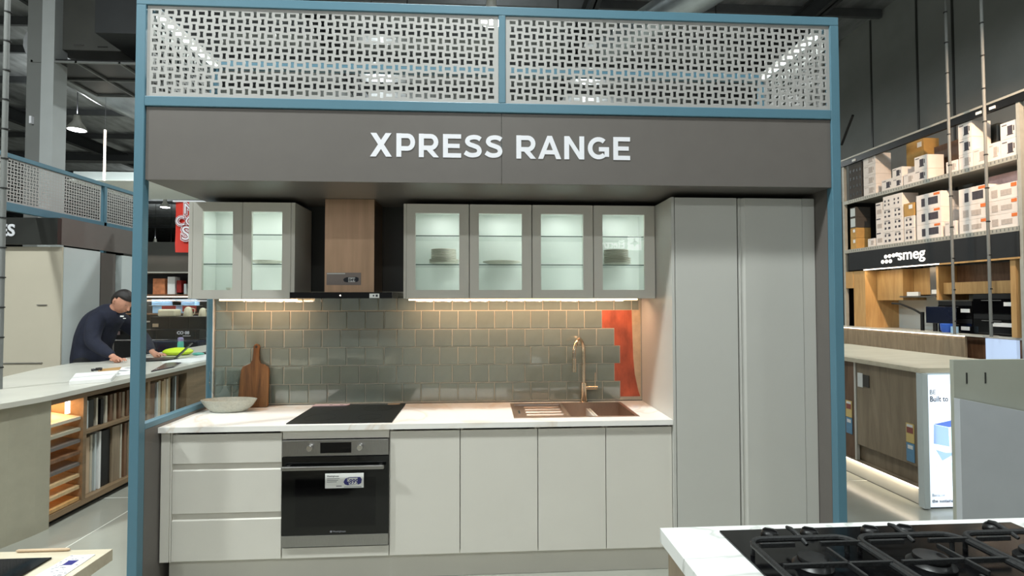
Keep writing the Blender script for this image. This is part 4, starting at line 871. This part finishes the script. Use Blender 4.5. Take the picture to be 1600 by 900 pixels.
# ================================================================== RIGHT SIDE: RACK, CARTONS, KITCHEN, ISLAND
rk = thing('storage_rack', 'tall warehouse rack with two carton shelves above the black smeg sign', 'rack', (11.4, 7.2, 0))
XR = 10.9
for zz in (2.775, 4.0):
    sh_ = part('shelf_beam', 'rackg', rk, XR, 5.17, zz, XR+.06, 9.35, zz+.085); part('shelf_deck', 'rackg', rk, XR+.06, 5.17, zz+.06, 12.1, 9.35, zz+.083)
    g = G()
    for k in range(58): g.box(XR-.003, 5.2+k*.07, zz+.025, XR, 5.215+k*.07, zz+.07)
    o = build('beam_slots', g, 'columnd', sh_); o['kind'] = 'stuff'
for y in (5.12, 9.35): part('upright', 'rackg', rk, XR, y, 0, XR+.08, y+.06, 5.15); part('rear_upright', 'rackg', rk, 12.05, y, 0, 12.12, y+.06, 5.15)
part('top_rail', 'black', rk, XR-.02, 4.6, 4.97, XR+.05, 14, 5.10); part('rail_lip', 'rackg', rk, XR-.02, 4.6, 5.11, XR+.05, 14, 5.15)
part('left_dark_panel', 'black', rk, XR, 9.42, 0, 12.1, 9.46, 4.1)
for y in (5.5, 5.75, 8.9): part('rail_clip', 'paper', rk, XR-.04, y, 5.0, XR-.02, y+.1, 5.05)
def carton(y1, y0, z0, z1, kind, label, zbase):
    d = .38; o = build('carton', bx(0, 0, 0, d, y1-y0, z1-z0), {'y': 'kraft', 'g': 'dkcart', 'dots': 'dkcart', 'k': 'cwhite'}.get(kind, 'cwhite'), None, .003)
    o.location = (XR+.03, y0, z0); tag(o, label, 'box', 'appliance cartons on the rack')
    w, h = y1-y0, z1-z0
    def pr_(name, m_, *rects):
        g = G()
        for a, b_, c, e in rects: g.box(-.004, w*(1-a), h*b_, -.0005, w*(1-c), h*e)
        build(name, g, m_, o)
    if kind in ('w4', 'w', 'b', 'w2', 'k1', 'k'): pr_('print', 'cprint' if kind in ('k', 'k1', 'w2', 'w') else 'cprint2', (.4, .2, .8, .25), (.45, .25, .75, .75), (.8, .4, .86, .7), (.1, .82, .4, .87))
    if kind in ('m', ): pr_('print', 'cprint', (.22, .2, .36, .72), (.5, .25, .88, .72)); pr_('orange_mark', 'corange', (.72, .8, .95, .95))
    if kind in ('m2', 'm3'): pr_('print', 'cprint2', (.15, .2, .35, .7), (.45, .25, .8, .62)); pr_('red_mark', 'corange', (.78, .72, .95, .95))
    if kind in ('d',): pr_('print', 'cprint', (.2, .62, .32, .8), (.55, .62, .75, .8), (.2, .2, .36, .38), (.55, .2, .75, .38), (.2, .86, .7, .9))
    if kind == 'd2': pr_('print', 'cprint', *[(.08+q*.5+a, b_, .14+q*.5+a, b_+.15) for q in (0, 1) for a in (0, .2) for b_ in (.25, .55)])
    if kind == 'p3': pr_('print', 'cprint2', (.2, .2, .9, .5)); pr_('heading', 'cprint', (.1, .8, .7, .88))
    if kind == 'y': pr_('label', 'paper', (.5, .55, .85, .85))
    if kind == 'g': pr_('label', 'sgrey', (.1, .1, .9, .9))
    if kind == 'dots': pr_('print', 'black', *[(.1+.25*a, .1+.22*b_, .2+.25*a, .18+.22*b_) for a in range(4) for b_ in range(4)])
    return o
ZT, ZB = 4.084, 2.859
stT = [  # (y far, y near, bottom..top heights, kinds, words)
 (9.21, 8.78, [(ZT, 4.96)], ['dots'], 'large dim spotted carton'),
 (8.72, 8.34, [(ZT, 4.31), (4.313, 4.55), (4.553, 4.80), (4.803, 5.04)], ['w4']*4, 'white printed carton'),
 (8.17, 7.86, [(ZT, 4.33)], ['k1'], 'small white kettle carton'),
 (7.86, 7.60, [(ZT, 4.29), (4.293, 4.52)], ['w2']*2, 'narrow white carton'),
 (7.56, 7.28, [(ZT, 4.32)], ['b'], 'cream carton with handle print'),
 (7.275, 6.98, [(ZT, 4.32), (4.323, 4.61)], ['k']*2, 'white toaster carton'),
 (6.54, 6.30, [(ZT, 4.31)], ['b'], 'lone cream carton left of the first pole'),
 (6.27, 6.00, [(ZT, 4.36), (4.363, 4.66), (4.663, 4.96)], ['b', 'w', 'w'], 'pale carton behind first pole'),
 (5.985, 5.70, [(ZT, 4.40)], ['b'], 'cream kettle carton between the two poles'),
 (5.695, 5.485, [(ZT, 4.41)], ['b'], 'cream kettle carton behind the second pole'),
 (5.475, 5.20, [(ZT, 4.40), (4.403, 4.70)], ['w']*2, 'kettle carton at the near end')]
stB = [
 (9.19, 9.0, [(ZB, 3.13), (3.133, 3.38), (3.383, 3.64), (3.643, 3.89)], ['y', 'y', 'g', 'g'], 'small carton at far end'),
 (8.62, 8.40, [(ZB, 3.05)], ['b'], 'low cream carton'),
 (8.36, 8.165, [(ZB, 3.19), (3.193, 3.52), (3.523, 3.85)], ['p3']*3, 'narrow pinkish white carton'),
 (8.16, 7.87, [(ZB, 3.14), (3.143, 3.42), (3.423, 3.66)], ['d']*3, 'dotted carton, left column'),
 (7.865, 7.60, [(ZB, 3.14), (3.143, 3.42), (3.423, 3.66)], ['d']*3, 'dotted carton, middle column'),
 (7.57, 7.31, [(ZB, 3.14), (3.143, 3.40), (3.403, 3.68)], ['d', 'd', 'y'], 'carton, right dotted column'),
 (7.25, 6.67, [(ZB, 3.16), (3.163, 3.47), (3.473, 3.79)], ['m']*3, 'wide microwave carton'),
 (6.60, 6.36, [(ZB, 3.14)], ['b'], 'small cream carton behind the first pole'),
 (6.29, 5.745, [(ZB, 3.10), (3.103, 3.38), (3.383, 3.71)], ['m2', 'm2', 'm'], 'wide carton between the poles'),
 (5.74, 5.20, [(ZB, 3.11), (3.113, 3.36), (3.363, 3.64)], ['m3']*3, 'wide carton at the near end')]
for L_, sh_n in ((stT, 'upper'), (stB, 'lower')):
    for y1, y0, zs, ks, w in L_:
        for i, ((a, b_), k_) in enumerate(zip(zs, ks)):
            pos = '' if len(zs) == 1 else (', bottom of its stack' if i == 0 else ', top of its stack' if i == len(zs)-1 else f', {ordn[i]} from the bottom')
            carton(y1, y0, a, b_, k_, f'{w} on the {sh_n} rack shelf{pos}', a)
o = carton(8.14, 7.61, 3.662, 3.95, 'd2', 'wide dotted carton laid across the dotted columns on the lower rack shelf', 3.66)
o = build('carton', bx(XR+.45, 7.5, ZT, XR+.8, 7.95, 5.12), 'kraft'); tag(o, 'tall ochre kraft carton behind the front row on the upper rack shelf', 'box', 'appliance cartons on the rack')
part('label', 'paper', o, XR+.446, 7.55, 4.95, XR+.4495, 7.66, 5.06); part('label', 'paper', o, XR+.446, 7.55, 4.62, XR+.4495, 7.66, 4.74)
tag(build('black_wrapped_pallet', bx(XR+.45, 5.9, ZT, XR+1.0, 6.6, 4.9), 'dark', None, .03), 'dark wrapped bundle behind the pale cartons on the upper rack shelf', 'bundle')
tag(build('brown_carton', bx(XR+.5, 6.75, ZT, XR+.9, 7.3, 4.85), 'walnut'), 'dull brown carton behind the toaster cartons on the upper rack shelf', 'box')
tag(build('red_tool_box', bx(XR+.45, 5.45, ZB, XR+.9, 6.1, 3.92), 'pinkp'), 'pinkish carton tucked behind the near lower stacks', 'box')
# smeg sign
sp = thing('added_spotlight', 'added warm spotlight, unseen, out of the picture, aimed at the carton rack', 'lamp', (9.0, 2.6, 6.6))  # unseen lamp, added to throw warm light on the cartons
build('spot_can', G().cyl((9.0, 2.6, 6.6), (8.9, 2.4, 6.75), .09, n=16), 'black', sp); build('cord', G().cyl((8.9, 2.4, 6.7), (8.9, 2.4, CZ+.01), .01, n=6), 'black', sp)
dv = Vector((11.0, 7.0, 3.3))-Vector((9.02, 2.65, 6.57)); light('added_spot_light', 'AREA', (9.03, 2.68, 6.55), 75, (1, .70, .46), sp, .16, rot=dv.to_track_quat('-Z', 'Y').to_euler(), spread=1.1)
sg = thing('brand_sign', 'long black sign board with white illuminated smeg lettering below the rack shelf', 'sign', (XR, 7.2, 2.3))
part('sign_board', 'signblack', sg, XR-.02, 5.17, 2.335, XR, 9.2, 2.772); part('led_edge', 'ledn', sg, XR-.015, 6.7, 2.312, XR, 8.72, 2.333)
part('board_underside', 'gold', sg, XR-.02, 5.17, 2.30, XR, 6.69, 2.333)
text('lettering', 'smeg', .33, (XR-.024, 7.70, 2.475), '-x', 'signw', sg, .016, .004, wscale=1.02)
g = G()
for y, zz in ((8.12, 2.47), (8.01, 2.47), (7.90, 2.47), (8.03, 2.58), (7.92, 2.585), (7.81, 2.59), (7.72, 2.60)): g.cyl((XR-.028, y, zz), (XR-.02, y, zz), .045, n=14)
build('dot_emblem', g, 'signw', sg)
light('sign_light', 'AREA', (XR-.0, 7.7, 2.30), 7, (1, .82, .55), sg, 2.0, .15, (0, 0, math.pi/2))
# showroom kitchen under the sign
kt = thing('oak_kitchen_units', 'honey oak kitchen units with overhead cupboards under the smeg sign', 'cabinet', (11.6, 7.5, 0))
part('back_panel', 'sgrey', kt, 11.75, 5.2, .9, 11.8, 9.0, 1.7); part('left_side_panel', 'gold', kt, 10.92, 8.72, .9, 11.75, 9.1, 2.31); part('left_bulkhead', 'gold', kt, 10.91, 9.1, 1.9, 11.75, 9.4, 2.31)
part('overhead_cupboard', 'gold', kt, 11.2, 7.95, 1.60, 11.75, 8.70, 2.30); part('overhead_panel', 'gold', kt, 11.45, 7.42, 1.72, 11.75, 7.94, 2.30)
part('upper_cupboard', 'gold', kt, 11.2, 5.3, 1.72, 11.75, 6.94, 1.95); part('upper_recess', 'walnut', kt, 11.5, 5.3, 1.955, 11.75, 6.94, 2.30); part('divider_post', 'gold', kt, 11.0, 6.95, .95, 11.2, 7.0, 2.30) if 0 else part('divider_post', 'gold', kt, 11.1, 6.95, 1.6, 11.75, 7.0, 2.30)
part('end_post', 'gold', kt, 10.93, 5.28, .95, 11.7, 5.37, 2.30); part('worktop', 'ctop', kt, 11.0, 5.2, .91, 11.75, 9.0, .95); part('base_units', 'walnut', kt, 11.05, 5.2, 0, 11.75, 9.0, .908)
t = thing('steel_rangehood', 'stainless wall rangehood on the oak kitchen wall under the sign', 'rangehood', (11.6, 7.2, 1.6)); part('chimney', 'steel', t, 11.3, 7.02, 1.70, 11.74, 7.36, 2.30); part('hood_plate', 'steel', t, 11.1, 7.02, 1.66, 11.74, 7.93, 1.69); part('price_ticket', 'paper', t, 11.29, 7.07, 1.73, 11.298, 7.32, 1.82)
part('tent_card', 'paper', t, 11.2, 7.55, 1.69, 11.25, 7.85, 1.78)
for i, (y0, y1, z0, z1) in enumerate(((6.2, 6.93, .96, 1.24), (6.2, 6.93, 1.25, 1.58), (5.38, 6.19, .96, 1.34), (5.38, 6.19, 1.35, 1.71))):
    t = thing('display_oven', f"black glass wall oven, {['lower left', 'upper left', 'lower right', 'upper right'][i]} of the four under the oak cupboards", 'oven', (11.2, (y0+y1)/2, z0), 'black ovens in the oak wall')
    part('oven_body', 'black', t, 11.06, y0+.01, z0, 11.7, y1-.01, z1); part('door_glass', 'blackgl', t, 11.05, y0+.012, z0+.005, 11.06, y1-.012, z1-.09); part('handle', 'steelx', t, 11.02, y0+.25, z1-.125, 11.035, y1-.2, z1-.113)
    part('price_ticket', 'paper', t, 11.04, y0+.05 if i % 2 == 0 else y0+.04, z1-.22, 11.049, y0+(.42 if i == 2 else .22), z1-.15)
mo = thing('monitor', 'dark flat monitor on the far counter under the smeg sign', 'monitor', (10.95, 6.75, .97)); part('screen', 'screen', mo, 10.93, 6.42, 1.13, 10.96, 7.08, 1.47, bev=.008); part('stand', 'blackpl', mo, 10.94, 6.85, .97, 10.97, 6.93, 1.15)
b = build('display_tap', G().cyl((11.1, 7.35, .95), (11.1, 7.35, 1.35), .035).tube([(11.1, 7.35, 1.3), (11.05, 7.5, 1.4), (11.0, 7.8, 1.52), (10.98, 8.0, 1.53)], .022, 10), 'black', None, smooth=True); tag(b, 'black kitchen tap standing left of the monitor', 'tap')
b = build('blue_cup', G().lathe([(.07, 0), (.10, .04), (.11, .16), (.10, .17), (.001, .17)], (10.85, 6.52, .972), 16), 'blueb', None, smooth=True); tag(b, 'blue tub on the far counter in front of the monitor', 'tub')
b = build('white_pen_tub', G().lathe([(.06, 0), (.06, .12), (.001, .12)], (10.85, 6.36, .972), 14), 'ltblue', None, smooth=True); tag(b, 'light blue cup beside the blue tub', 'cup')
# far service counter with LED edge
fc = thing('service_counter', 'walnut-fronted service counter with a glowing white top edge under the sign', 'counter', (10.7, 7.2, 0))
part('counter_front', 'oakd', fc, 10.60, 5.9, 0, 10.64, 10.2, .93); part('counter_top', 'ctop', fc, 10.58, 5.55, .945, 10.89, 10.2, .97); part('led_edge', 'ledn', fc, 10.575, 5.9, .931, 10.60, 10.2, .944)
tag(build('lightbox', bx(10.6, 5.0, 0, 10.66, 5.52, .93), emit('blue_lightbox', (178, 196, 226), .8)), 'pale blue glowing panel at the right end of the service counter', 'lightbox')
# poles
for y, lb in ((6.0, 'left'), (5.32, 'right')):
    pl = thing('suspension_pole', f'slim hanging pole with dark ties before the rack, {lb} one of two', 'pole', (10.5, y, .97), 'hanging poles before the rack')
    build('tube', G().cyl((10.48, y-.02, .971), (10.5, y+.04, CZ-.1), .024, n=10), 'columnd', pl, smooth=True)
    for k in range(12): build('cable_tie', G().cyl((10.49, y-.018+.06*k/14, 1.2+k*.58), (10.49, y-.018+.06*k/14, 1.22+k*.58), .031, n=8), 'tie', pl)
b = build('wall_bracket', G().tube([(10.9, 9.4, 5.55), (10.6, 8.6, 6.0)], .03, 8), 'black'); tag(b, 'short black arm sticking out beside the right blue post', 'bracket')
bd = thing('black_divider', 'tall black upright with slim pale strip on top, just right of the blue post', 'upright', (6.1, 3.1, 0))
part('upright_panel', 'black', bd, 6.05, 3.02, 0, 6.17, 3.12, 2.83); part('pale_strip', 'beige', bd, 6.09, 3.03, 2.831, 6.115, 3.05, 3.46)
# near right island with dishwasher panels and light box
il = thing('showroom_island', 'grey oak island with glowing plinth and appliance labels right of the blue post', 'island', (5.7, 1.3, 0))
part('island_top', 'oakx', il, 5.150, .80, 1.035, 6.2, 3.0, 1.072, bev=.001)
part('door_panel', 'oakd', il, 5.176, .86, .30, 5.196, 1.50, 1.030, bev=.001); part('kick_panel', 'oakd', il, 5.206, .86, .16, 5.216, 1.50, .295)
part('frame_edge', 'white', il, 5.170, 1.505, .147, 5.20, 1.525, 1.034); part('dark_door', 'walnut', il, 5.176, 1.53, .16, 5.196, 2.9, 1.034); part('island_body', 'oakd', il, 5.22, .82, .16, 6.1, 2.95, 1.034)
part('ledge', 'oakd', il, 5.165, .84, .146, 5.22, 2.9, .158); part('led_strip', 'ledn', il, 5.172, .84, .134, 5.19, 2.9, .145); part('floor_gap', 'dark', il, 5.196, .84, .0, 5.2, 2.9, .004); part('plinth', 'whitet', il, 5.20, .84, .0, 5.25, 2.9, .145)
light('plinth_light', 'AREA', (5.165, 1.9, .13), 2.2, (1, .86, .62), il, .03, 2.0, (0, math.radians(-35), 0))
def elabel(y, z, lb):
    e = thing('energy_label', lb, 'label', (5.17, y, z), 'appliance rating labels')
    part('yellow_card', 'yellow', e, 5.171, y, z, 5.175, y+.075, z+.15); part('red_arc', 'rlab', e, 5.169, y+.008, z+.075, 5.1705, y+.067, z+.12); part('white_field', 'paper', e, 5.169, y+.01, z+.122, 5.1705, y+.065, z+.142)
    part('blue_card', 'blab', e, 5.171, y, z-.15, 5.175, y+.075, z-.005); part('print', 'paper', e, 5.169, y+.012, z-.05, 5.1705, y+.06, z-.02)
elabel(.885, .47, 'yellow and blue rating labels on the grey oak door near the light box'); elabel(1.56, .52, 'yellow and blue rating labels on the dark door beside the blue post')
tag(build('photo_card', G().box(5.171, 1.42, .82, 5.1755, 1.48, .945), 'paper'), 'white info card at the top left of the oak door panel', 'card'); tag(build('photo_card', bx(5.171, 1.345, .83, 5.1755, 1.415, .935), 'dkcart'), 'small dark photo card beside the white info card', 'card')
lb = thing('light_box', 'bright backlit poster box with blue cube picture and the words Built to', 'lightbox', (5.5, .8, 0))
part('box_frame', 'sgrey', lb, 5.150, .775, 0.01, 5.195, .83, 1.034); part('poster_face', 'poster', lb, 5.1955, .78, .02, 6.0, .80, 1.02); part('box_body', 'sgrey', lb, 5.1955, .801, 0.01, 6.0, .82, 1.034)
text('lettering', 'Built to', .058, (5.21, .778, .82), '-y', 'ink', lb, .015, .0005, wscale=.86); text('small_lettering', 'BE', .05, (5.208, .778, .875), '-y', 'greyink', lb, 0, .0005)
text('lettering', 'the sustaina', .036, (5.212, .778, .055), '-y', 'ink', lb, .02, .0005, wscale=1.0); text('small_lettering', 'Because', .032, (5.212, .778, .10), '-y', 'greyink', lb, 0, .0005)
g = G().prism([(5.235, .50), (5.36, .475), (5.355, .62), (5.24, .645)], 'y', .7775, .7795); build('cube_front', g, 'posterb', lb)
build('cube_top', G().prism([(5.24, .648), (5.36, .623), (5.50, .65), (5.38, .675)], 'y', .7773, .7795), 'posterd', lb)
build('cube_side', G().prism([(5.362, .475), (5.52, .50), (5.52, .648), (5.362, .62)], 'y', .7772, .7795), 'posterc', lb)
build('cube_reflection', G().prism([(5.25, .455), (5.33, .43), (5.38, .43), (5.50, .47), (5.36, .40), (5.30, .37)], 'y', .7774, .7795), 'posterb', lb)
build('water_tint', G().prism([(5.24, .33), (5.3, .35), (5.5, .36), (5.5, .28), (5.33, .27)], 'y', .7776, .7795), 'posterc', lb)
light('poster_light', 'AREA', (5.6, .76, .5), 2.5, (.85, .93, 1), lb, .7, .9, (math.radians(90), 0, 0))
# pale boards in the right foreground
pb = thing('slotted_board', 'grey green upright board with two dark slots at the right edge', 'board', (4.4, -.6, 0))
part('board_face', 'bpanel', pb, 4.073, -.60, 0, 4.9, -.58, 1.305, bev=.001)
for x in (4.136, 4.232): part('slot', 'dark', pb, x, -.602, 1.19, x+.007, -.5995, 1.243)
for x, y in ((4.45, -.9),): pass
b = build('grey_board', G().prism([(4.062, 0), (4.9, 0), (4.9, .96), (4.062, 1.125)], 'y', -.64, -.61), 'gpanel', None, .001); tag(b, 'cool grey board with sloping top standing before the slotted board', 'board')
# signs behind the viewer (seen mirrored in the glass doors)
t = thing('hanging_sign', 'white illuminated Electrolux lettering and round emblem on a dark board behind the viewer', 'sign', (4.4, -7, 2.7))
part('sign_board', 'signblack', t, 3.2, -7.06, 2.45, 5.4, -7.01, 3.15)
text('lettering', 'Electrolux', .235, (4.78, -7.0, 2.70), '+y', 'mirrored', t, .01, .004, wscale=.86)
em = build('emblem_plate', bx(4.84, -7.005, 2.66, 5.13, -6.995, 2.95), 'mirrored', t)
build('emblem_mark', G().prism([(4.985, 2.93), (5.005, 2.84), (5.11, 2.80), (5.005, 2.775), (4.985, 2.68), (4.965, 2.775), (4.86, 2.80), (4.965, 2.84)], 'y', -6.995, -6.99), 'signblack', em)
t = thing('hanging_sign', 'white illuminated Westinghouse lettering on a dark board behind the viewer', 'sign', (-1.8, -7, 2.7))
part('sign_board', 'signblack', t, -2.7, -7.06, 2.5, -.4, -7.01, 3.1)
text('lettering', 'Westinghouse', .25, (-.80, -7.0, 2.66), '+y', 'mirrored', t, .01, .004)
